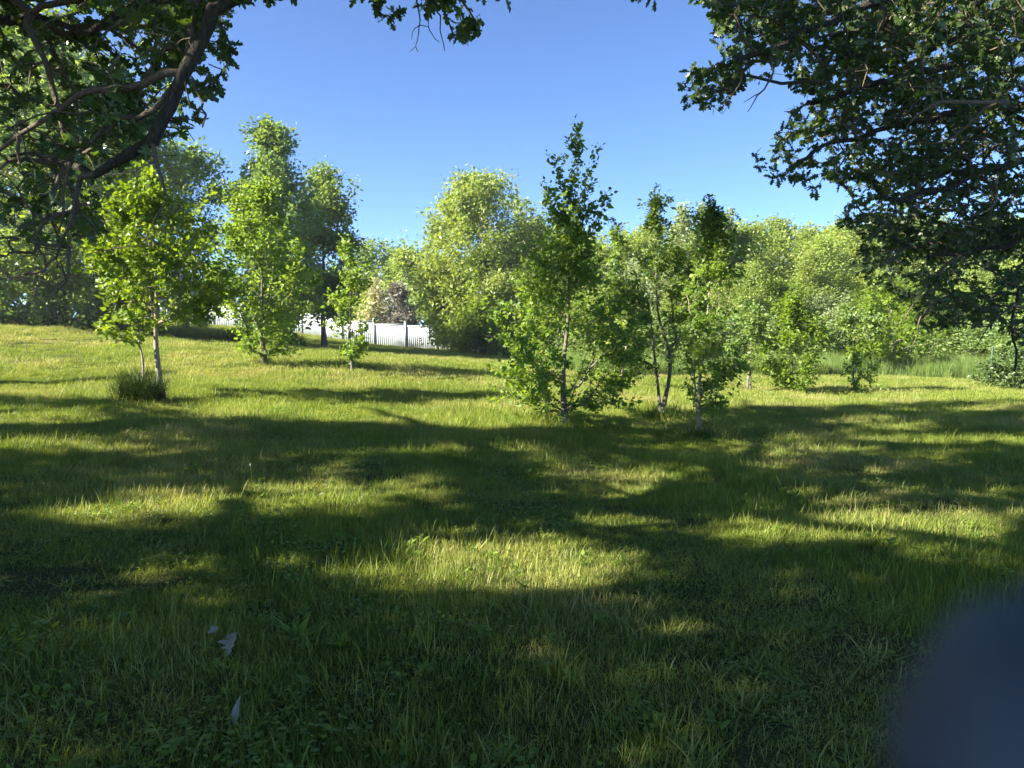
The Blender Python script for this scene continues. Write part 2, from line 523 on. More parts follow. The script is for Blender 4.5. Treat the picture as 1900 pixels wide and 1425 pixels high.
def simple_tree(name, label, cat, px, D, py_top, rad_px, prof, leafkey, tpl='diamond', size=.1, n=220, per=14, spread=.1, base_frac=.15, bark='bark_grey',
                seed=1, rmax=.08, group=None, lean=(0, 0), stems=1, py_base=None, limbs=3, flat=.6, droop=.25, lumps=16, bf=.4, single=0, wid=1.0, tip=.004,
                sq=(1, 1), extra=None, sides=(8, 5, 3), cx=None, hollow=.3, jit=.12):
    """a tree that stands at photo column px at distance D, its top at photo row py_top"""
    rng = np.random.default_rng(seed)
    far = D > 28
    n = int(n * (1.35 if far else 1.25)); size *= 1.24 if far else 1.05; rad_px *= 1.25 if prof != 'column' and far else 1.12; per *= 1.2 if far else 1.35; spread *= 1.25
    X = (px - CX) / FPX * D
    zb = z1(X, D)
    ztop = at(px, py_top, D)[2]
    rad = rad_px / FPX * D
    Xc = X if cx is None else (cx - CX) / FPX * D
    h = ztop - zb
    T = env_targets(rng, Xc, D, zb + h * base_frac, ztop, rad, prof, n, lumps, hollow=hollow, sq=sq)
    if extra is not None: T = np.concatenate([T, extra])
    sk = Skel(rng, seg=max(.12, h * .045), bf=bf, jit=jit)
    mid = np.array([X + (Xc - X) * .6 + lean[0] * .5, D + lean[1] * .5, zb + h * .5])
    sk.limb([(X, D, zb - .1), (X + rng.normal(0, .02) * h + lean[0] * .1, D, zb + h * .25), mid, (Xc + lean[0], D + lean[1], zb + h * .82)])
    for k in range(1, stems):
        a = rng.random() * 6.28; o = np.array([math.cos(a), math.sin(a), 0])
        sk.limb([sk.P[1] + o * .05 * rmax, sk.P[1] + o * rad * .12 + UP * h * .22, sk.P[1] + o * rad * .35 + UP * h * .6], par=0)
    sk.grow(T, zmin=zb + h * base_frac * .45)
    arr = leaf_spray(sk, rng, per, spread, size, flat=flat, droop=droop)
    return build_tree(name, label, cat, (X, D, zb), sk, dict(arr=arr, tpl=tpl, mat=M[leafkey], wid=wid), dict(bark=M[bark], twig=M[bark]),
                      group=group, limbs=limbs, rmax=rmax, tip=tip, rng=rng, single=single, sides=sides, flare=1.4)

# ------------------------------------------------------------------ ground and grass
def build_ground():
    ys = np.concatenate([np.linspace(-14, 40, 190), np.linspace(40.6, 90, 60), [110, 150, 220, 350, 600]])
    xs = np.concatenate([[-500, -250, -120, -70], np.linspace(-45, 45, 260), [70, 120, 250, 500]])
    X, Y = np.meshgrid(xs, ys); Z = zt(X.ravel(), Y.ravel())
    V = np.stack([X.ravel(), Y.ravel(), Z], -1); w = len(xs)
    i, j = np.meshgrid(np.arange(len(ys) - 1), np.arange(w - 1), indexing='ij'); b = (i * w + j).ravel()
    F = np.stack([b, b + 1, b + 1 + w, b + w], -1)
    m, n, out = new_mat('lawn_soil')
    geo = add(n, 'ShaderNodeNewGeometry')
    a = add(n, 'ShaderNodeTexNoise'); a.inputs['Scale'].default_value = .8; a.inputs['Detail'].default_value = 6
    b2 = add(n, 'ShaderNodeTexNoise'); b2.inputs['Scale'].default_value = 45; b2.inputs['Detail'].default_value = 8
    n.links.new(geo.outputs['Position'], a.inputs['Vector']); n.links.new(geo.outputs['Position'], b2.inputs['Vector'])
    r1 = ramp(n, [(.3, (.035, .055, .015)), (.7, (.085, .085, .035))])
    n.links.new(a.outputs['Fac'], r1.inputs[0])
    mx = add(n, 'ShaderNodeMix', data_type='RGBA', blend_type='MULTIPLY'); mx.inputs[0].default_value = .8
    r2 = ramp(n, [(.35, (.35, .33, .3)), (.65, (1.3, 1.3, 1.2))])
    n.links.new(b2.outputs['Fac'], r2.inputs[0]); n.links.new(r1.outputs[0], mx.inputs[6]); n.links.new(r2.outputs[0], mx.inputs[7])
    p = add(n, 'ShaderNodeBsdfPrincipled'); p.inputs['Roughness'].default_value = 1; p.inputs['Specular IOR Level'].default_value = .1
    n.links.new(mx.outputs[2], p.inputs['Base Color'])
    bp = add(n, 'ShaderNodeBump'); bp.inputs['Strength'].default_value = .8; bp.inputs['Distance'].default_value = .03
    n.links.new(b2.outputs['Fac'], bp.inputs['Height']); n.links.new(bp.outputs[0], p.inputs['Normal'])
    n.links.new(p.outputs[0], out.inputs['Surface'])
    o = link('ground', mesh_np('ground', V, [F], m, True)); tag(o, 'gently rising lawn ground under the grass', None, None, 'structure')
build_ground()

def grass_mat(name, green, yellow, dry, dryamt=.5, tr=.35):
    m, n, out = new_mat(name)
    geo = add(n, 'ShaderNodeNewGeometry')
    at_ = add(n, 'ShaderNodeAttribute', attribute_name='rnd')
    oi = add(n, 'ShaderNodeObjectInfo')
    big = add(n, 'ShaderNodeTexNoise'); big.inputs['Scale'].default_value = .33; big.inputs['Detail'].default_value = 4; big.inputs['Roughness'].default_value = .6
    mid = add(n, 'ShaderNodeTexNoise'); mid.inputs['Scale'].default_value = 1.7; mid.inputs['Detail'].default_value = 3
    for q in (big, mid): n.links.new(geo.outputs['Position'], q.inputs['Vector'])
    s = add(n, 'ShaderNodeMath', operation='MULTIPLY_ADD'); s.inputs[1].default_value = .5
    n.links.new(at_.outputs['Fac'], s.inputs[0]); n.links.new(mid.outputs['Fac'], s.inputs[2])
    r = ramp(n, [(.35, green), (1.0, yellow)]); n.links.new(s.outputs[0], r.inputs[0])
    s2 = add(n, 'ShaderNodeMath', operation='MULTIPLY_ADD'); s2.inputs[1].default_value = .22
    n.links.new(at_.outputs['Fac'], s2.inputs[0]); n.links.new(big.outputs['Fac'], s2.inputs[2])
    r2 = ramp(n, [(.62, (0, 0, 0)), (.82, (dryamt,) * 3)]); n.links.new(s2.outputs[0], r2.inputs[0])
    mx = add(n, 'ShaderNodeMix', data_type='RGBA'); n.links.new(r2.outputs[0], mx.inputs[0])
    n.links.new(r.outputs[0], mx.inputs[6]); mx.inputs[7].default_value = (*dry, 1)
    p = add(n, 'ShaderNodeBsdfPrincipled'); p.inputs['Roughness'].default_value = .5; p.inputs['Specular IOR Level'].default_value = .25
    n.links.new(mx.outputs[2], p.inputs['Base Color'])
    t = add(n, 'ShaderNodeBsdfTranslucent')
    m2 = add(n, 'ShaderNodeMix', data_type='RGBA', blend_type='MULTIPLY'); m2.inputs[0].default_value = 1
    n.links.new(mx.outputs[2], m2.inputs[6]); m2.inputs[7].default_value = (1.5, 1.5, .5, 1)
    n.links.new(m2.outputs[2], t.inputs['Color'])
    ms = add(n, 'ShaderNodeMixShader'); ms.inputs[0].default_value = tr
    n.links.new(p.outputs[0], ms.inputs[1]); n.links.new(t.outputs[0], ms.inputs[2]); n.links.new(ms.outputs[0], out.inputs['Surface'])
    return m
MG = grass_mat('lawn_grass', (.070, .14, .014), (.25, .285, .052), (.44, .37, .18), .75)
MT = grass_mat('meadow_grass', (.08, .15, .035), (.18, .25, .06), (.26, .24, .11), .35)
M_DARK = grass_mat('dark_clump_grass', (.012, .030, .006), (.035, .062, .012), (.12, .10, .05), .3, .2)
MD = grass_mat('rank_grass', (.030, .070, .014), (.07, .12, .022), (.2, .18, .08), .3)

def blades(rng, n, radius, L, Lv, w, lean=.45, curl=.5, square=True, bseg=3):
    if square:
        bx = rng.uniform(-radius, radius, (n, 2))
    else:
        a = rng.random(n) * 6.283; r = radius * np.sqrt(rng.random(n)); bx = np.stack([r * np.cos(a), r * np.sin(a)], -1)
    az = rng.random(n) * 6.283; ln = np.clip(rng.normal(1, Lv, n), .35, 2) * L
    le = np.abs(rng.normal(0, lean, n)); cu = rng.normal(curl, .3, n)
    hd = np.stack([np.cos(az), np.sin(az)], -1)
    tw = az + math.pi / 2 + rng.normal(0, .5, n); wd = np.stack([np.cos(tw), np.sin(tw)], -1)
    V = []
    for k in range(bseg + 1):
        t = k / bseg; ang = le + cu * t * .9
        # integrate the bend
        out_ = ln * (np.sin(le + cu * t * .45) * t); up = ln * (np.cos(le + cu * t * .45) * t)
        c = np.stack([bx[:, 0] + hd[:, 0] * out_, bx[:, 1] + hd[:, 1] * out_, up - .01], -1)
        ww = w * (1 - t) ** .6 * (.75 + .5 * min(t * 3, 1) * .5)
        if k < bseg:
            for s_ in (-1, 1):
                V.append(c + np.stack([wd[:, 0] * ww * s_ * .5, wd[:, 1] * ww * s_ * .5, np.zeros(n)], -1))
        else: V.append(c)
    V = np.stack(V, 1); k = V.shape[1]
    F = []; 
    for q in range(bseg - 1): F.append([2 * q, 2 * q + 1, 2 * q + 3, 2 * q + 2])
    Q = (np.array(F)[None] + (np.arange(n) * k)[:, None, None]).reshape(-1, 4)
    Tt = (np.array([[2 * bseg - 2, 2 * bseg - 1, 2 * bseg]])[None] + (np.arange(n) * k)[:, None, None]).reshape(-1, 3)
    return V.reshape(-1, 3), Q, Tt, np.repeat(rng.random(n), k)

def merge(parts):
    V = []; Q = []; T = []; A = []; off = 0
    for v, q, t, a in parts:
        V.append(v); Q.append(q + off); T.append(t + off); A.append(a); off += len(v)
    return np.concatenate(V), np.concatenate(Q), np.concatenate(T), np.concatenate(A)

def scatter(name, label, protos, pts, rot, scl, idx, kind='stuff'):
    col = bpy.data.collections.new(name + '_pieces')
    for i, me in enumerate(protos):
        o = bpy.data.objects.new('%s_piece_%02d' % (name, i), me); col.objects.link(o)
    me = bpy.data.meshes.new(name)
    me.vertices.add(len(pts)); me.vertices.foreach_set('co', np.asarray(pts, np.float32).ravel())
    for nm, arr in (('rot', rot), ('scl', scl)):
        a = me.attributes.new(nm, 'FLOAT_VECTOR', 'POINT'); a.data.foreach_set('vector', np.asarray(arr, np.float32).ravel())
    a = me.attributes.new('idx', 'INT', 'POINT'); a.data.foreach_set('value', np.asarray(idx, np.int32))
    o = link(name, me); tag(o, label, None, None, kind)
    ng = bpy.data.node_groups.new(name, 'GeometryNodeTree')
    ng.interface.new_socket('Geometry', in_out='INPUT', socket_type='NodeSocketGeometry')
    ng.interface.new_socket('Geometry', in_out='OUTPUT', socket_type='NodeSocketGeometry')
    gi = ng.nodes.new('NodeGroupInput'); go = ng.nodes.new('NodeGroupOutput')
    ip = ng.nodes.new('GeometryNodeInstanceOnPoints'); ci = ng.nodes.new('GeometryNodeCollectionInfo')
    ci.inputs['Collection'].default_value = col; ci.inputs['Separate Children'].default_value = True; ci.inputs['Reset Children'].default_value = True
    ip.inputs['Pick Instance'].default_value = True
    def na(nm, t):
        q = ng.nodes.new('GeometryNodeInputNamedAttribute'); q.data_type = t; q.inputs['Name'].default_value = nm; return q.outputs[0]
    L_ = ng.links.new
    L_(gi.outputs[0], ip.inputs['Points']); L_(ci.outputs[0], ip.inputs['Instance'])
    L_(na('rot', 'FLOAT_VECTOR'), ip.inputs['Rotation']); L_(na('scl', 'FLOAT_VECTOR'), ip.inputs['Scale']); L_(na('idx', 'INT'), ip.inputs['Instance Index'])
    L_(ip.outputs[0], go.inputs[0])
    md = o.modifiers.new('grow', 'NODES'); md.node_group = ng
    return o

def noise2(x, y, s, seed=0):
    """cheap smooth noise, roughly -1..1"""
    r = np.random.default_rng(seed); v = 0
    for k in range(5):
        a = r.random() * 6.28; f = s * (.7 + r.random() * 1.4)
        v = v + np.sin((x * math.cos(a) + y * math.sin(a)) * f + r.random() * 6.28 + 1.3 * np.sin((y * math.cos(a) - x * math.sin(a)) * f * .6))
    return v / 3.0

def in_wedge(x, y, m=1.25, pad=2.0):
    return (np.abs(x) < .70 * m * np.maximum(y, 0) + pad)

def build_grass():
    rng = np.random.default_rng(11)
    protos = []
    for i in range(6):           # 0-5 fine near turf, 0.4 m squares
        P = [blades(rng, 340, .22, .045, .35, .0042, .5, .6), blades(rng, 26, .22, .08, .3, .0045, .35, .5)]
        if i % 2: P.append(blades(rng, 14, .2, .11, .3, .009, .6, .8))
        v, q, t, a = merge(P); protos.append(mesh_np('turf', v, [q, t], MG, False, {'rnd': a}))
    for i in range(5):           # 6-10 far turf, 1 m squares of wider blades
        v, q, t, a = merge([blades(rng, 460, .55, .07, .35, .011, .5, .6, bseg=2), blades(rng, 10, .55, .13, .3, .009, .3, .4, bseg=2)])
        protos.append(mesh_np('turf_far', v, [q, t], MG, False, {'rnd': a}))
    for i in range(4):           # 11-14 coarse broad-bladed tufts
        v, q, t, a = merge([blades(rng, 30, .07, .12, .3, .011, .7, .8, False)])
        protos.append(mesh_np('coarse', v, [q, t], MG, False, {'rnd': a * .5 + .45}))
    for i in range(3):           # 15-17 tall thin stalks
        v, q, t, a = merge([blades(rng, 9, .09, .16, .3, .004, .25, .3, False)])
        protos.append(mesh_np('stalk', v, [q, t], MG, False, {'rnd': a * .5 + .5}))
    V, F = TPL['ovate']
    for i in range(3):           # 18-20 low broad-leaved weeds
        m = 9; az = rng.random(m) * 6.28; d = np.stack([np.cos(az), np.sin(az), rng.uniform(.2, 1.1, m)], -1)
        p = np.stack([rng.normal(0, .02, m), rng.normal(0, .02, m), rng.uniform(.02, .05, m)], -1)
        protos.append(leaves_mesh('weed', p, frames(d, np.tile([0.0, 0, 1], (m, 1)) + rng.normal(0, .2, (m, 3))), rng.uniform(.028, .055, m), 'ovate', M['sapling'], rng, .8))
    for i in range(2):           # 21-22 clover patches
        m = 60; p = np.stack([rng.normal(0, .09, m), rng.normal(0, .09, m), rng.uniform(.03, .075, m)], -1)
        az = rng.random(m) * 6.28; d = np.stack([np.cos(az), np.sin(az), rng.uniform(-.2, .4, m)], -1)
        protos.append(leaves_mesh('clover', p, frames(d, np.tile([0.0, 0, 1], (m, 1)) + rng.normal(0, .3, (m, 3))), rng.uniform(.018, .03, m), 'ovate', M['sapling'], rng, 1.3))
    px_, rot, scl, idx = [], [], [], []
    def put(x, y, ids, s0, s1, hmul=None):
        n = len(x); z = zt(x, y)
        px_.append(np.stack([x, y, z], -1))
        rr = np.zeros((n, 3)); rr[:, 2] = rng.random(n) * 6.283; rr[:, :2] = rng.normal(0, .06, (n, 2)); rot.append(rr)
        s = rng.uniform(s0, s1, n); h = s * (1 + .35 * noise2(x, y, 1.6, 3)) * (hmul if hmul is not None else 1)
        scl.append(np.stack([s, s, np.clip(h, .4, 2.5)], -1)); idx.append(rng.choice(ids, n))
    def rnd(n, y0, y1, xm):
        y = rng.uniform(y0, y1, n); x = rng.uniform(-xm, xm, n); return x, y
    x, y = rnd(5200, 1.0, 9.5, 9.0); k = in_wedge(x, y, 1.25, 2.5); put(x[k], y[k], np.arange(6), .85, 1.2)
    x, y = rnd(16000, 9.2, 19, 17); k = in_wedge(x, y, 1.15, 1.5); put(x[k], y[k], np.arange(6), 1.0, 1.5)
    x, y = rnd(26000, 18, 62, 46); k = in_wedge(x, y, 1.12, 1.5) & ~tall_zone(x, y); put(x[k], y[k], np.arange(6, 11), .8, 1.2)
    # coarse tufts: thick where the mower missed them
    x, y = rnd(5200, 1.6, 26, 22); k = in_wedge(x, y, 1.15, 1.0)
    cl = noise2(x, y, 1.1, 9); k &= (rng.random(len(x)) < np.clip((cl - .25) * 1.6, .02, .9)); put(x[k], y[k], np.arange(11, 15), .6, 1.15)
    x, y = rnd(2800, 1.6, 30, 24); k = in_wedge(x, y, 1.15, 1.0); put(x[k], y[k], np.arange(15, 18), .6, 1.3)
    x, y = rnd(2600, 1.6, 15, 12); k = in_wedge(x, y, 1.15, 1.0); k &= noise2(x, y, 1.4, 5) > .0; put(x[k], y[k], np.arange(18, 21), .6, 1.3)
    x, y = rnd(1800, 1.6, 14, 12); k = in_wedge(x, y, 1.15, 1.0); k &= noise2(x, y, .9, 6) > .2; put(x[k], y[k], np.arange(21, 23), .8, 1.4)
    scatter('grass', 'green lawn grass with broad coarse tufts and low weeds', protos, np.concatenate(px_), np.concatenate(rot), np.concatenate(scl), np.concatenate(idx))

# the unmown zone: right of the photo behind the saplings, and a strip between the young trees
def tall_zone(x, y):
    edge = 31.0 + .8 * np.sin(x * .5) - np.clip((x - 15) * .35, 0, 6)
    a = (x > 9.0) & (y > edge)
    b = (x > 1.2) & (x <= 9.0) & (y > 25.5 + np.abs(x - 3.5) * .9 + .5 * np.sin(x * 2))
    c = (x > -2) & (x <= 1.2) & (y > 48)
    return a | b | c
def build_tall():
    rng = np.random.default_rng(5); protos = []
    for i in range(4):
        v, q, t, a = merge([blades(rng, 150, .32, .62, .3, .014, .16, .35, False), blades(rng, 20, .3, .85, .15, .010, .12, .25, False)])
        protos.append(mesh_np('tall', v, [q, t], MT, False, {'rnd': a}))
    n = 15000; y = rng.uniform(22, 62, n); x = rng.uniform(-3, 42, n); k = in_wedge(x, y, 1.15, 2) & tall_zone(x, y)
    x = x[k]; y = y[k]; n = len(x)
    s = rng.uniform(.75, 1.15, n) * np.where(x < 9, .8, 1)
    rot = np.zeros((n, 3)); rot[:, 2] = rng.random(n) * 6.28; rot[:, :2] = rng.normal(0, .08, (n, 2))
    scatter('tall_meadow_grass', 'tall unmown meadow grass behind the mown lawn on the right', protos, np.stack([x, y, zt(x, y)], -1), rot, np.stack([s, s, s * (1 + .25 * noise2(x, y, .9, 2))], -1), rng.integers(0, 4, n))
    # rank weeds along the foot of the left tree line
    protos = []
    for i in range(3):
        v, q, t, a = merge([blades(rng, 130, .35, .42, .35, .013, .25, .4, False)]); protos.append(mesh_np('rank', v, [q, t], MD, False, {'rnd': a}))
    n = 1100; u = rng.random(n); x = -24 + 14 * u + rng.normal(0, .3, n); y = 29.5 + 2.6 * u + np.abs(rng.normal(0, 1.0, n)) + .4
    s = rng.uniform(.6, 1.3, n); rot = np.zeros((n, 3)); rot[:, 2] = rng.random(n) * 6.28
    scatter('rank_weeds', 'dark rank grass and weeds along the foot of the left tree line', protos, np.stack([x, y, zt(x, y)], -1), rot, np.stack([s, s, s], -1), rng.integers(0, 3, n))
build_grass(); build_tall()

def clump(name, label, px, py, D, n, rad, L, w, mat, seed, lean=.28, curl=.5, cat='grass clump', group=None):
    rng = np.random.default_rng(seed)
    X = (px - CX) / FPX * D; zb = z1(X, D)
    v, q, t, a = merge([blades(rng, n, rad, L, .3, w, lean, curl, False, 4)])
    # blades lean outwards
    o = link(name, mesh_np(name, v, [q, t], mat, False, {'rnd': a})); o.location = (X, D, zb)
    tag(o, label, cat, group); return o
clump('grass_clump', 'tall dark grass clump at the foot of the twin-stemmed lime green young tree', 262, 745, 13.6, 1700, .34, .58, .011, M_DARK, 1, .42, .9)
clump('grass_clump', 'thin ragged grass clump just left of the tall dark clump', 215, 745, 13.7, 70, .22, .5, .008, MD, 2, .35, .6)
clump('grass_tuft', 'bright leafy grass tuft left of the foot of the tallest middle sapling', 1000, 790, 12.9, 330, .42, .28, .012, MG, 3, .5, .8)
clump('grass_tuft', 'green arching grass tuft in front of the foot of the tallest middle sapling', 1058, 805, 12.3, 200, .26, .30, .012, MG, 4, .5, .9)
clump('grass_tuft', 'shaggy grass tuft right of the low twin-stemmed sapling', 1345, 815, 12.2, 260, .35, .34, .010, MG, 6, .45, .8)
clump('grass_tuft', 'dark grass tuft at the very foot of the low twin-stemmed sapling', 1300, 822, 11.9, 260, .24, .24, .009, MD, 7, .4, .6)
clump('grass_tuft', 'weedy tuft round the forked grey sapling foot', 1235, 775, 14.2, 320, .35, .32, .010, MD, 8, .45, .7)
clump('grass_tuft', 'dry pale grass tuft at the foot of the column-shaped young tree on the left', 480, 672, 20.2, 260, .4, .5, .010, MG, 9, .4, .7)
clump('grass_tuft', 'broad-bladed yellow-green tuft at the end of the long sunlit strip', 820, 915, 7.6, 60, .10, .16, .012, MG, 10, .6, .7)

# ------------------------------------------------------------------ shade pattern cast by the big oaks (crown gaps shaped to place the sun patches)
LIT = [(200, 950, 110, 14), (360, 935, 140, 22), (560, 915, 190, 28), (760, 910, 120, 18), (90, 965, 70, 10),
       (870, 1005, 200, 26), (740, 1045, 190, 26), (960, 1035, 230, 30), (740, 1090, 110, 22), (1100, 1000, 90, 14),
       (1700, 962, 230, 22), (1500, 972, 130, 20), (1430, 1000, 90, 14), (1620, 988, 160, 20), (1860, 1010, 80, 20), (1560, 1040, 60, 12),
       (330, 1085, 120, 18), (1450, 830, 70, 18), (1240, 815, 40, 18), (90, 770, 130, 12), (60, 828, 130, 12), (250, 835, 90, 7),
       (440, 762, 160, 14), (460, 850, 60, 8), (650, 845, 50, 9), (330, 808, 60, 8), (1000, 870, 70, 8), (1290, 882, 90, 9), (1060, 905, 45, 6),
       (1870, 912, 80, 12), (1190, 905, 60, 7), (1640, 900, 60, 7), (260, 880, 50, 6), (1090, 1140, 45, 10), (1700, 870, 70, 6)]
_LIT = LIT
LITA = np.array(LIT, float) * np.array([1, 1, 1.05, 1.2])
def edge_row(px):
    return np.interp(px, [-400, 0, 200, 400, 700, 900, 1050, 1300, 1360, 1500, 1900, 2400], [728, 734, 742, 772, 786, 796, 792, 798, 752, 756, 738, 738])
def lit_at(P):
    px, py, z = project(P)
    l = np.zeros(len(px), bool)
    wob = 1 + .75 * noise2(P[:, 0], P[:, 1] * 1.4, 3.2, 41) + .5 * noise2(P[:, 0], P[:, 1], 7.0, 42)
    for a, b, c, d in LITA: l |= ((px - a) / (c * 1.15)) ** 2 + ((py - b) / (d * (1.35 if b > 880 else 1.1))) ** 2 < wob
    l |= (py < 845) & (px > 1330) & (noise2(P[:, 0] * .35, P[:, 1] * 1.6, 1.6, 51) > .12)
    l |= (py > 800) & (py < 1150) & (noise2(P[:, 0] * .8, P[:, 1] * 1.3, 5.0, 43) > 1.02)
    l |= (py < edge_row(px)) & (z > 1)
    l |= (py < 905) & (noise2(P[:, 0] * .55, P[:, 1] * 1.5, 1.5, 31) > .75)
    l |= (py > 905) & (py < 1110) & (noise2(P[:, 0] * .6, P[:, 1] * 1.3, 2.4, 32) > .95)
    behind = (z < 1.8) | (py > 1500) | (px < -250) | (px > 2150)
    return l, behind
def shadow_point(C):
    t = (C[:, 2] - 0.05) / S[2]
    g = C - S * t[:, None]
    for _ in range(3):
        g2 = zt(g[:, 0], g[:, 1]); t = (C[:, 2] - g2 - .05) / S[2]; g = C - S * t[:, None]
    return g

def in_poly(px, py, poly):
    poly = np.array(poly, float); ins = np.zeros(len(px), bool); j = len(poly) - 1
    for i in range(len(poly)):
        xi, yi = poly[i]; xj, yj = poly[j]
        c = ((yi > py) != (yj > py)) & (px < (xj - xi) * (py - yi) / (yj - yi + 1e-9) + xi)
        ins ^= c; j = i
    return ins

def oak(name, label, trunk, limbs_, targets, seed, leafsize=.125, per=9, single=300, rmax=.42, seg=.3, nlimb=12, tpl='oak', extra_bare=None, spread=.012, tip=.005, mat='oak', bare=None):
    rng = np.random.default_rng(seed)
    sk = Skel(rng, seg=seg, bf=.28, jit=.16)
    sk.limb(trunk, r0=rmax, r1=rmax * .5)
    for L_ in limbs_:
        pts, r0, r1 = L_[:3]
        sk.limb(pts, par='near', r0=r0, r1=r1, seg=.15)
    sk.grow(targets, zmin=trunk[0][2] + 1.2)
    sk.radii(tip, 2.3, rmax)
    arr = leaf_spray(sk, rng, per, spread, leafsize, back=2, flat=.6, droop=.25)
    sk.tips = []
    if bare is not None: sk.grow(bare)
    if extra_bare:
        for pts, r0, r1 in extra_bare: sk.limb(pts, par='near', r0=r0, r1=r1, seg=.07)
    pos, F3, sz = arr
    px, py, z = project(pos)
    vis = (px > -350) & (px < 2250) & (py > -300) & (z > .5)
    base = trunk[0]
    pos = pos + rng.normal(0, 1, pos.shape) * np.where(vis, 0, .13)[:, None]
    # leaves beyond the view use a lighter outline of the same leaf
    root = build_tree(name, label, 'tree', base, sk, dict(arr=(pos[vis], F3[vis], sz[vis]), tpl=tpl, mat=M[mat], wid=1.15), dict(bark=M['bark'], twig=M['twig']),
                      limbs=nlimb, tip=tip, rmax=rmax, rng=rng, single=single, sides=(14, 5, 4), flare=1.5)
    if (~vis).any():
        o = link('foliage', leaves_mesh('foliage', pos[~vis] - np.asarray(base), F3[~vis], sz[~vis] * (.24 / leafsize), 'oak_lite', M['oak'], rng, 1.2), root); o['kind'] = 'stuff'
    return root

def sample_crown(rng, n, c, rad, z0, z1_, keep):
    out = []
    tries = 0
    while sum(len(o) for o in out) < n and tries < 60:
        tries += 1
        m = n * 2
        a = rng.random(m) * 6.283; t = rng.random(m)
        z = z0 + (z1_ - z0) * t; rr = rad * np.sqrt(np.clip(1 - ((t - .35) / .68) ** 2, 0.05, 1)) * np.sqrt(rng.random(m))
        P = np.stack([c[0] + rr * np.cos(a), c[1] + rr * np.sin(a), z], -1)
        out.append(P[keep(P)])
    return np.concatenate(out)[:n]

def view_ok(P, polys, margin=25):
    """the photograph shows open sky or other trees here, so this oak has no leaves in that direction"""
    px, py, z = project(P)
    vis = (z > .3) & (px > -margin) & (px < 1900 + margin) & (py > -margin) & (py < 1425 + margin)
    ok = ~vis
    for pl in polys: ok |= vis & in_poly(px, py, pl)
    return ok

def cluster_in_poly(rng, poly, n, d0, d1, csig=(.45, .45, .14), per=14, dens=None, zmin=1.2):
    """small flattened clumps of twig ends, each seeded inside an outline seen from the viewpoint, at its own real distance"""
    poly = np.array(poly, float); lo = poly.min(0); hi = poly.max(0); out = []
    tot = 0
    while tot < n:
        q = rng.uniform(lo, hi)
        if not in_poly(np.array([q[0]]), np.array([q[1]]), poly)[0]: continue
        if dens is not None and rng.random() > dens(q): continue
        D = rng.uniform(d0(q), d1(q)); c = at(q[0], q[1], D)
        P = c + rng.normal(0, 1, (per, 3)) * np.array(csig)
        px, py, z = project(P); k = in_poly(px, py, poly) | (px < -5) | (px > 1905) | (py < -5)
        k &= P[:, 2] > zmin
        out.append(P[k]); tot += int(k.sum())
    return np.concatenate(out)

# --- the large oak on the left whose crown reaches over the viewpoint
rngA = np.random.default_rng(21)
POLY_L1 = [(-60, -60), (440, -60), (430, 10), (400, 60), (440, 90), (452, 110), (418, 150), (385, 200), (412, 232), (392, 245), (330, 250), (310, 300), (290, 330), (240, 330), (200, 360), (190, 420), (150, 470), (60, 520), (-60, 520)]
POLY_TOP1 = [(470, -60), (540, -60), (535, 8), (520, 36), (498, 30), (478, 12)]
POLY_TOP2 = [(690, -60), (905, -60), (905, 5), (888, 20), (888, 60), (870, 72), (838, 68), (822, 30), (800, 12), (780, 22), (752, 18), (748, 50), (725, 76), (695, 66), (692, 30), (684, 12)]
def dL(q): return 4.6 + max(0, (250 - q[0])) / 250 * 1.0
TL = cluster_in_poly(rngA, POLY_L1, 450, lambda q: dL(q) + (.9 if q[0] < 400 else .4), lambda q: dL(q) + 4.8, (.32, .32, .12), 10,
                     lambda q: 1.0 if (q[0] > 360 or q[1] < 120) else (.7 if q[1] < 330 else .6))
T1 = cluster_in_poly(rngA, POLY_TOP1, 9, lambda q: 6.3, lambda q: 6.8, (.12, .12, .06), 3)
T2 = cluster_in_poly(rngA, POLY_TOP2, 42, lambda q: 7.2, lambda q: 8.2, (.14, .2, .07), 3)
CROWN_C = (-9.0, 6.0)
def shade_crown(rng, n, c, rad, z0, z1_, xr, yr, extra=0):
    """twig ends of a crown that stands between the sun and the shaded part of the lawn; unseen, with gaps shaped to leave the sun patches"""
    out = []; tot = 0
    while tot < n:
        m = 6000
        g = np.stack([rng.uniform(*xr, m), rng.uniform(*yr, m), np.zeros(m)], -1); g[:, 2] = zt(g[:, 0], g[:, 1]) + .05
        l, beh = lit_at(g)
        l |= (np.abs(g[:, 0]) > .76 * np.abs(g[:, 1]) + 3.5)
        h = rng.uniform(z0, z1_, m); C = g + S * ((h - g[:, 2]) / S[2])[:, None]
        rr = np.hypot(C[:, 0] - c[0], C[:, 1] - c[1]); lim = rad * np.sqrt(np.clip(1 - ((h - z0) / (z1_ - z0) * 1.05 - .35) ** 2 * 1.6, .1, 1))
        k = (rr < lim) & view_ok(C, [], 60) & (~l | (beh & (rng.random(m) < .6) & (np.abs(g[:, 0]) < 6)))
        t = (C[:, 0] + 3.2) / S[0]; q = C - S * (t[:, None])
        k &= ~((C[:, 0] < -3.4) & (q[:, 1] > 4) & (q[:, 1] < 9.5) & (q[:, 2] > 2) & (q[:, 2] < 5.8) & (rng.random(m) < .5))
        out.append(C[k]); tot += int(k.sum())
    return np.concatenate(out)[:n]
TC = shade_crown(rngA, 6000, CROWN_C, 15.0, 4.2, 13.5, (-14, 19), (-1, 23))
def keepO(P):
    g = shadow_point(P); l, beh = lit_at(g)
    return view_ok(P, [], 60) & (~l | beh)
TO = sample_crown(rngA, 1100, (-.5, .5), 9.5, 5.5, 11.5, keepO)  # unseen foliage added overhead to block skylight
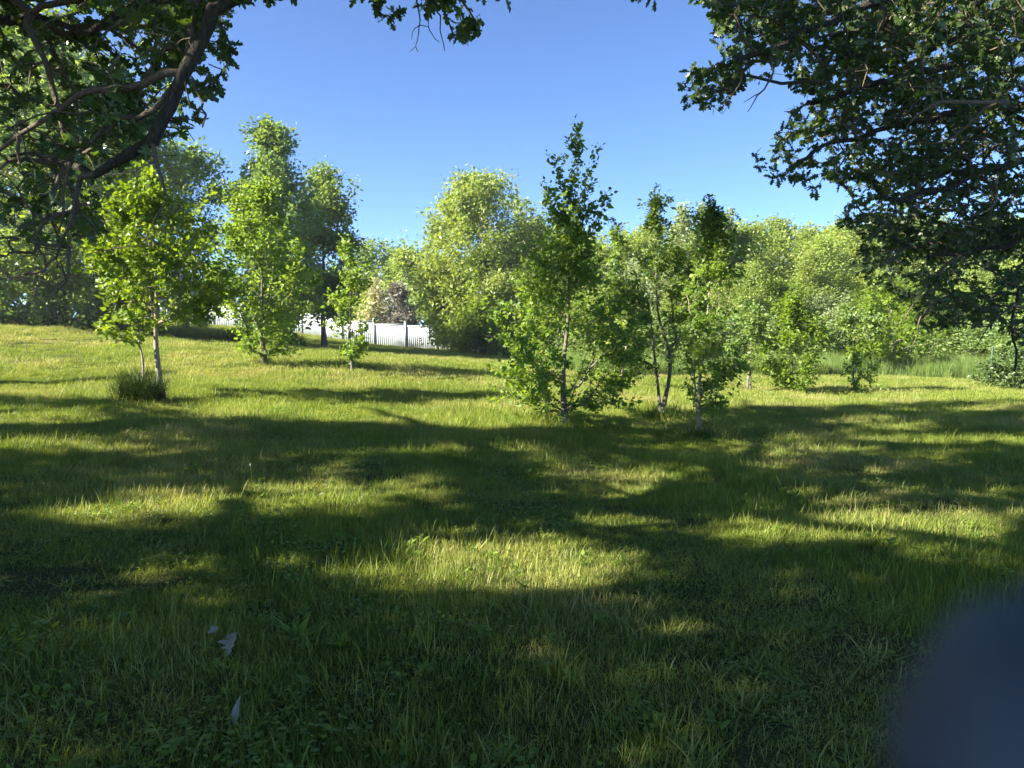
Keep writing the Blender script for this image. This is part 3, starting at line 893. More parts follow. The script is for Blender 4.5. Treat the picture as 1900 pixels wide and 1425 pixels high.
TLall = np.concatenate([TL, T1, T2, TC, TO])
tb = (-9.5, 3.0, z1(-9.5, 3.0) - .1)
P4 = at(415, -30, 5.6); 
trunkL = [tb, (-9.4, 3.1, 1.8), (-9.2, 3.2, 3.4), (-9.0, 3.4, 5.5), (-8.8, 3.7, 8.0), (-8.6, 4.0, 10.5)]
limbL = [
 ([(-9.2, 3.2, 3.9), (-6.6, 3.4, 5.4), (-4.0, 4.4, 5.5), at(440, -60, 5.5), at(400, 20, 5.4), at(378, 70, 5.35), at(362, 120, 5.3), at(350, 160, 5.3), at(322, 205, 5.25), at(297, 230, 5.2), at(283, 262, 5.2)], .11, .046),
 ([at(376, -40, 5.6), at(366, 10, 5.5), at(357, 60, 5.45), at(350, 105, 5.4), at(346, 135, 5.3)], .045, .034),
 ([at(283, 262, 5.2), at(262, 272, 5.25), at(230, 292, 5.35), at(200, 312, 5.5), at(180, 322, 5.6)], .040, .028),
 ([at(180, 322, 5.6), at(150, 330, 5.7), at(140, 370, 5.8), at(140, 410, 5.8), at(115, 450, 5.9), at(104, 480, 6.0)], .026, .012),
 ([at(180, 322, 5.6), at(150, 312, 5.8), at(110, 300, 6.0), at(60, 288, 6.2), at(20, 290, 6.4)], .028, .010),
 ([at(345, 130, 5.3), at(305, 140, 5.35), at(265, 158, 5.4), at(215, 166, 5.5), at(165, 170, 5.6), at(125, 185, 5.7), at(80, 222, 5.8), at(35, 255, 5.9), at(-30, 290, 6.0)], .034, .018),
 ([at(338, 140, 5.3), at(312, 160, 5.3), at(285, 195, 5.3), at(255, 212, 5.4), at(215, 225, 5.5), at(180, 255, 5.5), at(140, 285, 5.6), at(80, 290, 5.7)], .028, .013),
 ([at(140, 285, 5.6), at(125, 315, 5.6), at(115, 355, 5.6), at(118, 400, 5.7), at(105, 440, 5.8)], .017, .008),
 ([at(283, 262, 5.2), at(290, 300, 5.1), at(300, 335, 5.0), at(312, 370, 5.0)], .020, .008),
 ([at(312, 370, 5.0), at(290, 400, 5.1), at(280, 425, 5.1), at(262, 455, 5.1)], .008, .004),
 ([at(35, 255, 5.9), at(33, 285, 5.9), at(38, 312, 5.9)], .016, .008),
 ([(-9.0, 3.4, 5.2), (-6.5, 4.0, 6.4), (-4.4, 5.2, 5.9), at(300, -50, 6.4), at(240, 15, 6.3), at(190, 38, 6.3), at(150, 48, 6.4), at(105, 42, 6.5)], .11, .028),
 ([(-9.1, 3.2, 4.6), (-7.6, 4.2, 5.6), (-6.2, 5.4, 5.2), at(20, 0, 6.6), at(-30, 30, 6.8)], .10, .04),
 ([(-9.0, 3.4, 6.0), (-5.0, 3.0, 7.8), (-2.0, 4.2, 7.4), (-.6, 6.2, 6.6), at(740, -90, 7.3)], .13, .03),
 ([(-9.0, 3.4, 5.6), (-12.0, 6, 7.5), (-15, 9, 8.2)], .15, .05),
 ([(-9.0, 3.3, 5.0), (-12.0, 1.5, 7.0), (-15.5, -1, 8.0)], .16, .05),
 ([(-9.0, 3.4, 6.5), (-8.0, -1, 9.0), (-7, -4, 10)], .14, .05),
 ([(-8.9, 3.6, 7.0), (-9.5, 8, 9.0), (-9.8, 12, 10)], .14, .05),
 ([(-8.8, 3.7, 8.0), (-5.5, 2.0, 10), (-2.5, 1.5, 11)], .12, .05),
]
bareL = [
 ([at(765, -20, 7.4), at(775, 22, 7.4), at(776, 50, 7.4), at(772, 88, 7.4), at(760, 96, 7.4)], .009, .003),
 ([at(772, 88, 7.4), at(775, 96, 7.4)], .004, .003),
 ([at(795, -10, 7.5), at(794, 35, 7.5), at(798, 58, 7.5), at(815, 78, 7.5)], .008, .003),
 ([at(794, 42, 7.5), at(778, 46, 7.5), at(766, 62, 7.5), at(764, 73, 7.5)], .006, .003),
 ([at(816, 20, 7.6), at(818, 55, 7.6), at(825, 94, 7.6)], .008, .004),
 ([at(104, 480, 6.0), at(80, 500, 6.1), at(60, 540, 6.1)], .009, .003),
 ([at(104, 480, 6.0), at(118, 505, 6.0), at(135, 525, 6.0)], .008, .003),
 ([at(104, 480, 6.0), at(80, 470, 6.2), at(40, 480, 6.3)], .008, .003),
 ([at(283, 90, 5.6), at(300, 60, 5.7), at(330, 55, 5.6), at(346, 52, 5.5)], .006, .008),
]
BL = cluster_in_poly(rngA, [(-20, 60), (420, 60), (380, 240), (300, 340), (230, 420), (180, 500), (120, 560), (20, 560), (-20, 500)], 190, lambda q: 4.9, lambda q: 6.6, (.18, .18, .16), 4)
oak('oak_tree', 'large oak whose rugged dark limbs hang down into the upper left', trunkL, limbL, TLall, 31, leafsize=.108, per=10, bare=BL, single=300, rmax=.42, extra_bare=bareL)

# --- a second big oak farther left, outside the view: its shade lies across the left lawn
rngB = np.random.default_rng(22)
def keepB(P):
    g = shadow_point(P); l, beh = lit_at(g); px, py, z = project(g)
    st = (noise2(g[:, 0] * .45, g[:, 1] * 2.2, .9, 12) > -.1)
    band = (py > 735) & (py < 800)
    return view_ok(P, [], 60) & (~l | beh) & (~band | st)
TB = sample_crown(rngB, 900, (-20.5, 14), 8.0, 3.5, 10.5, keepB)
bz = z1(-21, 13)
oak('oak_tree', 'second large oak left of the view shading the left lawn', [(-21, 13, bz), (-20.9, 13, bz + 2), (-20.7, 13.3, bz + 5), (-20.5, 13.5, bz + 7.5)], [], TB, 32, leafsize=.19, per=10, single=0, rmax=.35, nlimb=5, spread=.1)

# --- the dense oak on the right
rngC = np.random.default_rng(23)
POLY_R = [(1960, -60), (1300, -60), (1302, 20), (1318, 60), (1335, 110), (1300, 112), (1262, 135), (1256, 165), (1275, 200), (1300, 205), (1345, 215), (1362, 180), (1385, 135), (1440, 130), (1470, 165), (1495, 190),
          (1470, 200), (1440, 232), (1445, 262), (1400, 280), (1412, 300), (1432, 335), (1470, 360), (1540, 355), (1580, 340), (1600, 365), (1560, 385), (1548, 405), (1570, 425), (1640, 440), (1610, 470), (1560, 500),
          (1600, 530), (1680, 520), (1720, 560), (1700, 590), (1760, 600), (1850, 590), (1870, 640), (1960, 640)]
def dR(q): return np.interp(q[1], [0, 200, 400, 640], [7.5, 8.0, 10.0, 11.5]) 
def densR(q):
    x, y = q
    d = .95 if y < 400 else (.85 if y < 480 else .5)
    if noise2(np.array(x * 1.0), np.array(y * 1.8), .018, 4) < -.55: d *= .12
    return d
TR = cluster_in_poly(rngC, POLY_R, 2850, lambda q: dR(q) + max(0, (q[0] - 1300)) * .001, lambda q: dR(q) + 4.5, (.50, .5, .10), 12, densR)
POLY_R2 = [(1960, 400), (1560, 400), (1600, 450), (1590, 500), (1640, 540), (1700, 560), (1700, 600), (1760, 620), (1830, 600), (1870, 640), (1960, 650)]
TR2 = cluster_in_poly(rngC, POLY_R2, 400, lambda q: 10.5, lambda q: 13.5, (.5, .5, .12), 12)
def keepC(P):
    px, py, z = project(P)
    g = shadow_point(P)
    return view_ok(P, [], 30) & (g[:, 1] > 3)
TRo = sample_crown(rngC, 520, (14.5, 9.5), 8.0, 3.0, 11.5, keepC)
rb = z1(14.5, 9.5)
trunkR = [(14.5, 9.5, rb - .1), (14.4, 9.5, 1.5), (14.1, 9.6, 3.2), (13.8, 9.8, 5.5), (13.6, 10, 8)]
limbR = [
 ([(14.2, 9.6, 2.6), (12.0, 10.2, 3.6), at(1950, 425, 11.5), at(1880, 455, 11.3), at(1790, 468, 11.0), at(1720, 480, 10.8)], .08, .03),
 ([(14.1, 9.6, 3.2), (11.6, 9.8, 4.6), at(1960, 290, 10.6), at(1850, 310, 10.4), at(1760, 345, 10.2), at(1660, 372, 10)], .11, .03),
 ([(14.0, 9.7, 4.0), (11.0, 9.4, 5.8), at(1960, 80, 9.8), at(1840, 96, 9.6), at(1720, 130, 9.3), at(1600, 160, 9.0), at(1500, 190, 8.8)], .12, .025),
 ([(14.0, 9.7, 3.6), (11.4, 9.6, 5.0), at(1960, 190, 10.0), at(1840, 200, 9.8), at(1700, 225, 9.5), at(1580, 255, 9.2), at(1480, 300, 9.0)], .10, .02),
 ([(13.8, 9.8, 5.0), (10.5, 9.0, 7.0), at(1900, -70, 9.2), at(1700, -20, 8.8), at(1560, 30, 8.4), at(1450, 80, 8.0), at(1370, 110, 7.8)], .15, .025),
 ([(14.3, 9.6, 2.2), (12.6, 10.4, 2.6), at(1960, 520, 11.4), at(1890, 560, 11.3), at(1880, 610, 11.2), at(1885, 650, 11.2), at(1882, 690, 11.2)], .07, .014),
 ([at(1890, 560, 11.3), at(1850, 590, 11.2), at(1825, 620, 11.1), at(1812, 642, 11.1)], .018, .006),
 ([at(1790, 468, 11.0), at(1745, 500, 10.8), at(1715, 540, 10.7), at(1690, 575, 10.6), at(1675, 595, 10.6)], .03, .006),
 ([at(1745, 500, 10.8), at(1730, 560, 10.7), at(1705, 590, 10.7), at(1703, 620, 10.7), at(1690, 645, 10.6)], .02, .005),
 ([(14.0, 9.7, 4.4), (16.5, 11.5, 6.5), (18, 13, 8)], .15, .05),
 ([(13.8, 9.8, 5.6), (14.5, 6.5, 8), (15, 4.5, 9)], .14, .05),
 ([(13.7, 9.9, 6.8), (11.5, 12, 9), (10.5, 13.5, 10)], .12, .04),
]
bareR = [
 ([at(1440, 120, 7.9), at(1418, 165, 7.9), at(1400, 180, 7.9), at(1380, 190, 7.9)], .012, .003),
 ([at(1418, 165, 7.9), at(1405, 178, 7.9), at(1386, 208, 7.9)], .007, .003),
 ([at(1760, 190, 7.4), at(1700, 215, 7.5), at(1680, 245, 7.6)], .022, .006),
 ([at(1880, 188, 7.3), at(1840, 192, 7.3), at(1815, 215, 7.4), at(1760, 260, 7.6), at(1705, 264, 7.7)], .022, .006),
 ([at(1840, 330, 9.0), at(1848, 360, 8.9), at(1838, 385, 8.9), at(1800, 405, 9.0)], .018, .006),
 ([at(1646, 405, 9.6), at(1640, 420, 9.6), at(1618, 440, 9.6)], .013, .006),
 ([at(1885, 600, 11.2), at(1870, 650, 11.2), at(1862, 668, 11.2)], .008, .003),
 ([at(1880, 580, 11.2), at(1900, 640, 11.2), at(1893, 672, 11.2)], .009, .003),
 ([at(1570, 275, 8.2), at(1562, 300, 8.2), at(1545, 318, 8.2)], .014, .004),
]
BR = cluster_in_poly(rngC, POLY_R, 160, lambda q: dR(q) - .6, lambda q: dR(q) + 1, (.25, .25, .12), 4)
oak('oak_tree', 'dense dark oak spreading its layered branches in from the right edge', trunkR, limbR, np.concatenate([TR, TR2, TRo]), 33, leafsize=.10, per=9, bare=BR, mat='oak_dark', tpl='oak_mid', single=300, rmax=.40, extra_bare=bareR, nlimb=14)

# ------------------------------------------------------------------ young trees on the lawn
st = simple_tree
LG = 'young trees planted on the lawn'
# tallest middle sapling: narrow bare-looking top, broad skirt
rg = np.random.default_rng(41)
def shoots(rng, px, D, rows):
    """twig ends strung along upright leaders: rows of (px0,py0,px1,py1,n)"""
    out = []
    for a, b, c, d, n, w in rows:
        for k in range(n):
            u = (k + .5) / n; p = at(a + (c - a) * u, b + (d - b) * u, D); out.append(p + rng.normal(0, w, 3) * np.array([1, 1, .5]))
    return np.array(out)
ex = shoots(rg, 1065, 13, [(1060, 430, 1074, 232, 34, .05), (1040, 420, 1055, 250, 12, .05), (1060, 400, 1020, 280, 8, .04), (1070, 400, 1115, 262, 9, .04), (1060, 440, 1006, 352, 9, .06), (1075, 420, 1135, 350, 10, .06),
                           (1070, 460, 1125, 370, 12, .07), (1050, 470, 1010, 330, 12, .08), (1060, 480, 1100, 330, 20, .1), (1060, 480, 1030, 350, 16, .1)])
st('young_tree', 'tallest middle sapling with a thin leafy spire rising above the woods', 'tree', 1050, 13, 400, 135, 'egg', 'sapling', 'ovate', .067, 700, 12, .035, .08,
   seed=42, rmax=.075, single=300, extra=ex, cx=1055, group=LG, limbs=6, lumps=44, hollow=.25, wid=1.1)
st('young_tree', 'forked grey-barked young tree with fine dark leaves, right of the tallest sapling', 'tree', 1225, 14.3, 372, 78, 'egg', 'ash', 'lance', .085, 330, 16, .03, .22,
   seed=43, rmax=.06, stems=2, group=LG, limbs=5, cx=1215, extra=shoots(rg, 0, 14.3, [(1215, 430, 1218, 362, 7, .06), (1140, 480, 1135, 400, 10, .08), (1150, 480, 1150, 410, 8, .08), (1240, 450, 1250, 400, 6, .08)]), wid=1.5)
st('young_tree', 'low twin-stemmed sapling with pale stems and upright shoots, nearest on the right', 'tree', 1298, 12.6, 395, 58, 'column', 'sapling', 'ovate', .060, 360, 11, .035, .10,
   bark='bark_pale', seed=44, rmax=.045, stems=2, group=LG, limbs=4, cx=1318, lumps=22, extra=shoots(rg, 0, 12.6, [(1300, 450, 1290, 385, 6, .05), (1345, 470, 1338, 392, 8, .05), (1385, 480, 1380, 430, 6, .05)]), wid=1.1)
st('young_tree', 'lime green young tree on a double stem above the tall dark grass clump', 'tree', 300, 14, 318, 118, 'egg', 'lime', 'ovate', .072, 560, 11, .035, .34,
   bark='bark_pale', seed=45, rmax=.07, stems=2, group=LG, limbs=6, cx=290, lumps=24, extra=shoots(rg, 0, 14, [(275, 420, 272, 300, 14, .08), (200, 500, 175, 450, 8, .12), (380, 450, 395, 400, 6, .1), (350, 430, 345, 350, 6, .1)]), wid=1.1)
# its second, thinner stem stands apart
st('young_tree', 'thin crooked stem of young tree just left of the double-stemmed lime green one', 'tree', 262, 14.2, 430, 60, 'egg', 'lime', 'ovate', .08, 110, 9, .03, .35,
   bark='bark_pale', seed=46, rmax=.035, group=LG, cx=232, wid=1.1, limbs=2)
st('young_tree', 'column-shaped young tree with low skirt of leaves left of the white fence', 'tree', 490, 20, 345, 88, 'column', 'sapling', 'ovate', .085, 540, 14, .06, .06,
   seed=47, rmax=.09, group=LG, limbs=4, lumps=26, extra=shoots(rg, 0, 20, [(500, 420, 510, 330, 10, .15), (420, 400, 420, 330, 8, .12), (560, 580, 590, 560, 5, .1)]), wid=1.1)
st('young_tree', 'slender airy sapling standing in front of the white fence', 'tree', 655, 19, 442, 44, 'egg', 'sapling', 'ovate', .085, 150, 8, .05, .14,
   seed=48, rmax=.045, group=LG, limbs=3, cx=650, wid=1.1)
st('young_tree', 'small leaning sapling with a pale stem between the two middle trees', 'tree', 1150, 21, 560, 50, 'egg', 'wood', 'ovate', .08, 120, 8, .05, .25,
   bark='bark_pale', seed=49, rmax=.05, group=LG, lean=(.4, 0), wid=1.1)
st('young_tree', 'thin young tree standing beside a short wooden stake', 'tree', 1393, 21.8, 560, 42, 'egg', 'wood_dark', 'ovate', .09, 150, 9, .05, .12, seed=50, rmax=.04, group=LG)
st('young_tree', 'bushy lime green young tree leafy down to the ground at the lawn edge', 'tree', 1472, 21.6, 555, 56, 'column', 'lime', 'ovate', .085, 330, 10, .05, .05, seed=51, rmax=.05, group=LG, lumps=20)
st('young_tree', 'small tree with bare thin trunk and dark crown before the meadow', 'tree', 1585, 22.3, 560, 36, 'egg', 'wood_dark', 'ovate', .085, 130, 10, .05, .55, bark='bark_grey', seed=52, rmax=.035, group=LG)
st('young_tree', 'low leafy sprouts at the foot of the bare-trunked small tree', 'shrub', 1588, 22.2, 672, 34, 'shrub', 'sapling', 'ovate', .08, 50, 8, .04, .05, seed=53, rmax=.015, stems=3, group=None)
st('young_tree', 'tiny whip of a sapling at the meadow edge right of the small tree', 'tree', 1628, 22.6, 660, 14, 'egg', 'wood', 'ovate', .06, 20, 5, .03, .3, seed=54, rmax=.015, group=LG)
st('birch_tree', 'slim pale-stemmed tree rising out of the meadow grass, lime green crown', 'tree', 1655, 32.5, 525, 70, 'egg', 'lime', 'diamond', .13, 260, 14, .1, .2, bark='bark_pale', seed=55, rmax=.07, cx=1650)

st('leafy_weeds', 'dark leafy weed thicket at the right edge before the meadow', 'weeds', 1895, 24, 660, 85, 'shrub', 'oak', 'ovate', .08, 420, 12, .06, .02, seed=57, rmax=.02, stems=4, sq=(1, .6))
# ------------------------------------------------------------------ background trees (left)
BG = 'tall trees of the left tree line'
st('broadleaf_tree', 'tall dark-trunked tree at the far left edge of the tree line', 'tree', 92, 31, 40, 200, 'round', 'wood_dark', 'diamond', .19, 700, 20, .22, .16, bark='bark_grey', seed=61, rmax=.28, limbs=5, lumps=34, cx=60)
st('broadleaf_tree', 'tall bushy tree behind the lime green young tree', 'tree', 235, 34, 190, 130, 'round', 'wood', 'diamond', .18, 560, 20, .2, .10, bark='bark_grey', seed=62, rmax=.2, lumps=30, cx=225)
st('broadleaf_tree', 'grey-green tree filling the corner behind the oak limbs', 'tree', -60, 36, 60, 170, 'round', 'poplar', 'diamond', .19, 460, 20, .22, .12, bark='bark_grey', seed=63, rmax=.25, lumps=26)
st('broadleaf_tree', 'blue-green tree showing behind the oak leaves left of the open sky', 'tree', 345, 37, 262, 66, 'round', 'poplar', 'diamond', .16, 300, 18, .2, .12, bark='bark_grey', seed=64, rmax=.15)
st('poplar_tree', 'tall narrow column tree, highest against the sky left of the gap', 'tree', 515, 32, 236, 76, 'column', 'poplar', 'diamond', .14, 640, 22, .14, .08, bark='bark_grey', seed=65, rmax=.16, lumps=30, wid=1.2)
st('broadleaf_tree', 'dark rounded tree in half shade just left of the sky gap', 'tree', 603, 37, 322, 50, 'round', 'wood_dark', 'diamond', .15, 560, 20, .17, .20, bark='bark_grey', seed=66, rmax=.16, lumps=30)
st('broadleaf_tree', 'dense shrubby tree behind the column-shaped young tree', 'tree', 505, 36, 400, 36, 'round', 'wood_dark', 'diamond', .16, 330, 18, .17, .05, bark='bark_grey', seed=67, rmax=.12)
for k, (px, D, top, rad, lab) in enumerate([(40, 31, 470, 60, 'dark leafy shrub at the far left foot of the tree line'), (140, 31.5, 520, 60, 'dark twiggy shrub just right of the big dark trunk'),
        (205, 33, 540, 46, 'shaded bush at the right end of the left tree line'), (340, 50, 560, 34, 'light green bush between the grey house and white fence'), (255, 36, 535, 30, 'low dark bush left of the grey house')]):
    st('shrub', lab, 'shrub', px, D, top, rad, 'shrub', 'wood_dark' if k != 3 else 'wood', 'diamond', .15, 170, 16, .14, .03, seed=70 + k, rmax=.05, stems=3)

# centre gap and right-of-gap trees
st('broadleaf_tree', 'far round-topped tree in the gap, left of the cream bush', 'tree', 690, 78, 448, 62, 'round', 'wood_dark', 'diamond', .28, 340, 20, .35, .08, seed=80, rmax=.25)
st('broadleaf_tree', 'far tree in the gap above the brown bush', 'tree', 748, 72, 470, 50, 'round', 'wood', 'diamond', .26, 300, 20, .3, .06, seed=81, rmax=.22)
st('broadleaf_tree', 'far green tree directly behind the fence, right side of the gap', 'tree', 800, 66, 500, 50, 'round', 'wood_dark', 'diamond', .24, 260, 20, .28, .06, seed=82, rmax=.2)
st('broadleaf_tree', 'far low tree behind the left stretch of the white fence', 'tree', 620, 74, 520, 50, 'round', 'wood', 'diamond', .26, 220, 20, .3, .05, seed=83, rmax=.2)
st('flowering_bush', 'cream-flowering bush behind the white fence', 'bush', 694, 61, 522, 30, 'egg', 'cream', 'diamond', .22, 110, 10, .2, .05, seed=84, rmax=.08)
st('shrub', 'green leafy base bush around the cream-flowering one', 'shrub', 690, 62, 535, 32, 'egg', 'wood', 'diamond', .22, 160, 16, .2, .03, seed=85, rmax=.08)
st('brown_bush', 'brown-purple twiggy bush behind the white fence', 'bush', 736, 60, 530, 30, 'egg', 'dry', 'lance', .24, 300, 22, .12, .03, bark='bark_grey', seed=86, rmax=.08, stems=3)
st('birch_tree', 'large pale green tree with drooping sprays right of the sky gap', 'tree', 900, 46, 325, 112, 'round', 'birch', 'diamond', .17, 1100, 22, .2, .08, bark='bark_pale', seed=87, rmax=.2, limbs=5, lumps=44, droop=.7, cx=895)
st('birch_tree', 'pale green tree at the left shoulder of the large pale tree', 'tree', 838, 50, 398, 52, 'round', 'birch', 'diamond', .17, 420, 20, .2, .08, bark='bark_pale', seed=187, rmax=.15, lumps=24)
st('birch_tree', 'pale green tree at the right shoulder of the large pale tree', 'tree', 968, 51, 372, 46, 'round', 'birch', 'diamond', .17, 420, 20, .2, .08, bark='bark_pale', seed=188, rmax=.15, lumps=24)
st('broadleaf_tree', 'tall pale tree rising behind the big dark trunk on the far left', 'tree', 130, 41, 90, 130, 'round', 'poplar', 'diamond', .2, 560, 22, .22, .1, bark='bark_grey', seed=189, rmax=.2, lumps=34)
st('broadleaf_tree', 'broad tree filling the gap at the left picture edge', 'tree', -10, 43, 120, 120, 'round', 'wood', 'diamond', .2, 460, 22, .22, .06, bark='bark_grey', seed=190, rmax=.2, lumps=34)
st('broadleaf_tree', 'yellow-green tree with pale stems at the right end of the fence', 'tree', 905, 43.5, 470, 48, 'round', 'lime', 'diamond', .15, 420, 18, .15, .06, bark='bark_pale', seed=88, rmax=.09, stems=3)
st('broadleaf_tree', 'yellow-green bushy tree overhanging the last fence panel', 'tree', 855, 46.5, 500, 46, 'round', 'birch', 'diamond', .16, 380, 18, .16, .02, seed=89, rmax=.1, stems=2)

# woods behind the meadow: a few grown trees, copied and turned
WG = 'trees of the dense woods behind the meadow'
protoW = []
def proto(prof, key, hgt, rad, n, seed, size=.17, bark='bark_grey', lumps=42, base_frac=.06, stems=1):
    rng = np.random.default_rng(seed)
    T = env_targets(rng, 0, 0, hgt * base_frac, hgt, rad * 1.35, prof, int(n * 1.6), lumps)
    sk = Skel(rng, seg=.45, bf=.4, jit=.12)
    sk.limb([(0, 0, -.3), (rng.normal(0, .1), 0, hgt * .3), (rng.normal(0, .2), 0, hgt * .6), (0, 0, hgt * .85)])
    sk.grow(T, zmin=.5); arr = leaf_spray(sk, rng, 26, .24, size * 1.15)
    return build_tree('broadleaf_tree', 'leafy green tree in the dense woods behind the meadow', 'tree', (0, 0, 0), sk, dict(arr=arr, tpl='diamond', mat=M[key]), dict(bark=M[bark], twig=M[bark]),
                      group=WG, limbs=2, rmax=.14, rng=rng, sides=(7, 4, 3))
protoW = [proto('round', 'wood', 9.5, 3.0, 380, 101), proto('egg', 'birch', 10, 2.3, 340, 102), proto('column', 'wood_dark', 10, 1.9, 330, 103), proto('round', 'lime', 7, 2.6, 300, 104),
          proto('egg', 'wood', 9, 2.4, 340, 105), proto('shrub', 'wood_dark', 4.0, 2.2, 220, 106, stems=3), proto('round', 'silver', 6.0, 2.0, 220, 107)]
H0 = [9.5, 10, 10, 7, 9, 4.0, 6.0]
used = [False] * len(protoW)
KIND_LABEL = ['broad leafy green tree', 'pale green slender-crowned tree', 'darker narrow column-like tree', 'low lime green tree', 'rounded leafy green tree', 'low bushy shrub', 'silvery pale-leaved low tree']
def put_tree(k, px, D, py_top, wide=1.0, rz=0.0, label=None, group=WG, name=None):
    if label is None:
        label = KIND_LABEL[k] + (' in the tall back row of the woods behind the meadow' if D > 43 else ' at the front edge of the woods behind the meadow')
    X = (px - CX) / FPX * D; zb = z1(X, D); h = at(px, py_top, D)[2] - zb; s = h / (H0[k] * 1.03)
    src = protoW[k]
    if not used[k]: r = src; used[k] = True
    else:
        r = src.copy(); scene.collection.objects.link(r)
        for ch in list(src.children):
            c = ch.copy(); scene.collection.objects.link(c); c.parent = r
    r.location = (X, D, zb); r.rotation_euler = (0, 0, rz); r.scale = (s * wide, s * wide, s)
    if label: r['label'] = label
    if group: r['group'] = group
    elif 'group' in r: del r['group']
    return r
rw = np.random.default_rng(77)
back = [(1010, 48, 425, 1), (1075, 46, 440, 4), (1180, 46, 438, 0), (1375, 44, 432, 1), (1515, 45, 440, 0), (985, 52, 420, 4), (1040, 55, 430, 0), (1095, 50, 448, 1), (1150, 52, 432, 2), (1205, 48, 420, 0), (1260, 46, 400, 1), (1310, 44, 388, 2), (1352, 50, 418, 4), (1400, 47, 425, 0), (1440, 53, 408, 1),
        (1490, 49, 418, 4), (1535, 52, 428, 0), (1580, 47, 420, 1), (1625, 51, 418, 2), (1675, 49, 405, 0), (1730, 52, 410, 4), (1780, 48, 420, 1), (1835, 51, 405, 0), (1890, 48, 410, 4), (1950, 51, 400, 0),
        (2020, 48, 400, 1), (2100, 50, 400, 0), (1290, 56, 430, 0), (1120, 60, 455, 4), (1560, 58, 425, 0), (1710, 58, 400, 1), (1860, 58, 395, 2)]
for px, D, top, k in back: put_tree(k, px, D, top + rw.normal(0, 6), rw.uniform(.9, 1.15), rw.random() * 6.28)
front = [(960, 40, 560, 3), (1010, 42, 520, 3), (1090, 38, 545, 3), (1135, 36, 520, 4), (1180, 41, 500, 6), (1250, 38, 520, 4), (1330, 37, 500, 0), (1395, 39, 480, 4), (1440, 40, 520, 3), (1500, 41, 470, 1), (1530, 39, 560, 6),
         (1565, 41, 540, 3), (1610, 42, 500, 0), (1700, 40, 520, 3), (1745, 42, 560, 3), (1800, 41, 500, 4), (1850, 40, 540, 3), (1910, 39, 480, 0), (1990, 38, 470, 4)]
for px, D, top, k in front: put_tree(k, px, D, top + rw.normal(0, 6), rw.uniform(.9, 1.2), rw.random() * 6.28)
shr = [(930, 46, 610), (965, 42, 600), (1100, 33, 612), (1180, 33, 600), (1215, 34, 590), (1270, 33, 605), (1340, 34, 590), (1380, 36, 585), (1430, 37, 590), (1480, 38, 600), (1530, 38, 606), (1590, 39, 612), (1650, 40, 612), (1710, 40, 610), (1760, 39, 606), (1810, 38, 600), (1870, 36, 600), (1940, 34, 590)]
for px, D, top in shr: put_tree(5, px, D, top, rw.uniform(.9, 1.5), rw.random() * 6.28, 'low bushy shrub along the foot of the woods behind the meadow', 'shrubs along the foot of the woods')
for k, u in enumerate(used):
    if not u: protoW[k].location = (60, 60, 0)
# willow-like upright shoots against the sky
for px, top, sd in ((1262, 383, 0), (1302, 385, 1), (1345, 392, 2)):
    st('poplar_tree', ['wispy upright poplar top left of two others above the woods', 'wispy upright poplar top between two others above the woods', 'wispy upright poplar top right of two others above the woods'][sd], 'tree',
       px, 43, top, 20, 'column', 'silver', 'diamond', .15, 120, 12, .12, .3, bark='bark_pale', seed=120 + sd, rmax=.08)

# ------------------------------------------------------------------ fence, house, posts
MW = plain('white_vinyl', (.38, .42, .45), .35, .4, .04, 3)
MS = plain('grey_siding', (.42, .44, .42), .6, .3, .06, 3)
MR = plain('roof_shingle', (.30, .33, .36), .8, .3, .15, 12)
MGL = plain('window_glass', (.05, .06, .07), .1, .6, .05, 3)
MWD = plain('weathered_wood', (.22, .18, .13), .9, .2, .3, 20)
MP = plain('green_steel', (.05, .09, .06), .6, .4, .2, 20)
class MB:
    def __init__(s): s.v = []; s.f = []
    def box(s, c, sx, sy, sz, ax=(1, 0, 0)):
        ax = np.array(ax, float); ax /= np.linalg.norm(ax); ay = np.cross(UP, ax); ay /= np.linalg.norm(ay); az = np.cross(ax, ay)
        b = len(s.v)
        for dx, dy, dz in ((-1, -1, -1), (1, -1, -1), (1, 1, -1), (-1, 1, -1), (-1, -1, 1), (1, -1, 1), (1, 1, 1), (-1, 1, 1)):
            s.v.append(np.array(c, float) + ax * dx * sx / 2 + ay * dy * sy / 2 + az * dz * sz / 2)
        s.f += [(b, b + 3, b + 2, b + 1), (b + 4, b + 5, b + 6, b + 7), (b, b + 1, b + 5, b + 4), (b + 1, b + 2, b + 6, b + 5), (b + 2, b + 3, b + 7, b + 6), (b + 3, b, b + 4, b + 7)]
        return s
    def build(s, name, mat, parent, origin=(0, 0, 0), smooth=False):
        return link(name, mesh_np(name, np.array(s.v) - np.asarray(origin), [np.array(s.f)], mat, smooth), parent)

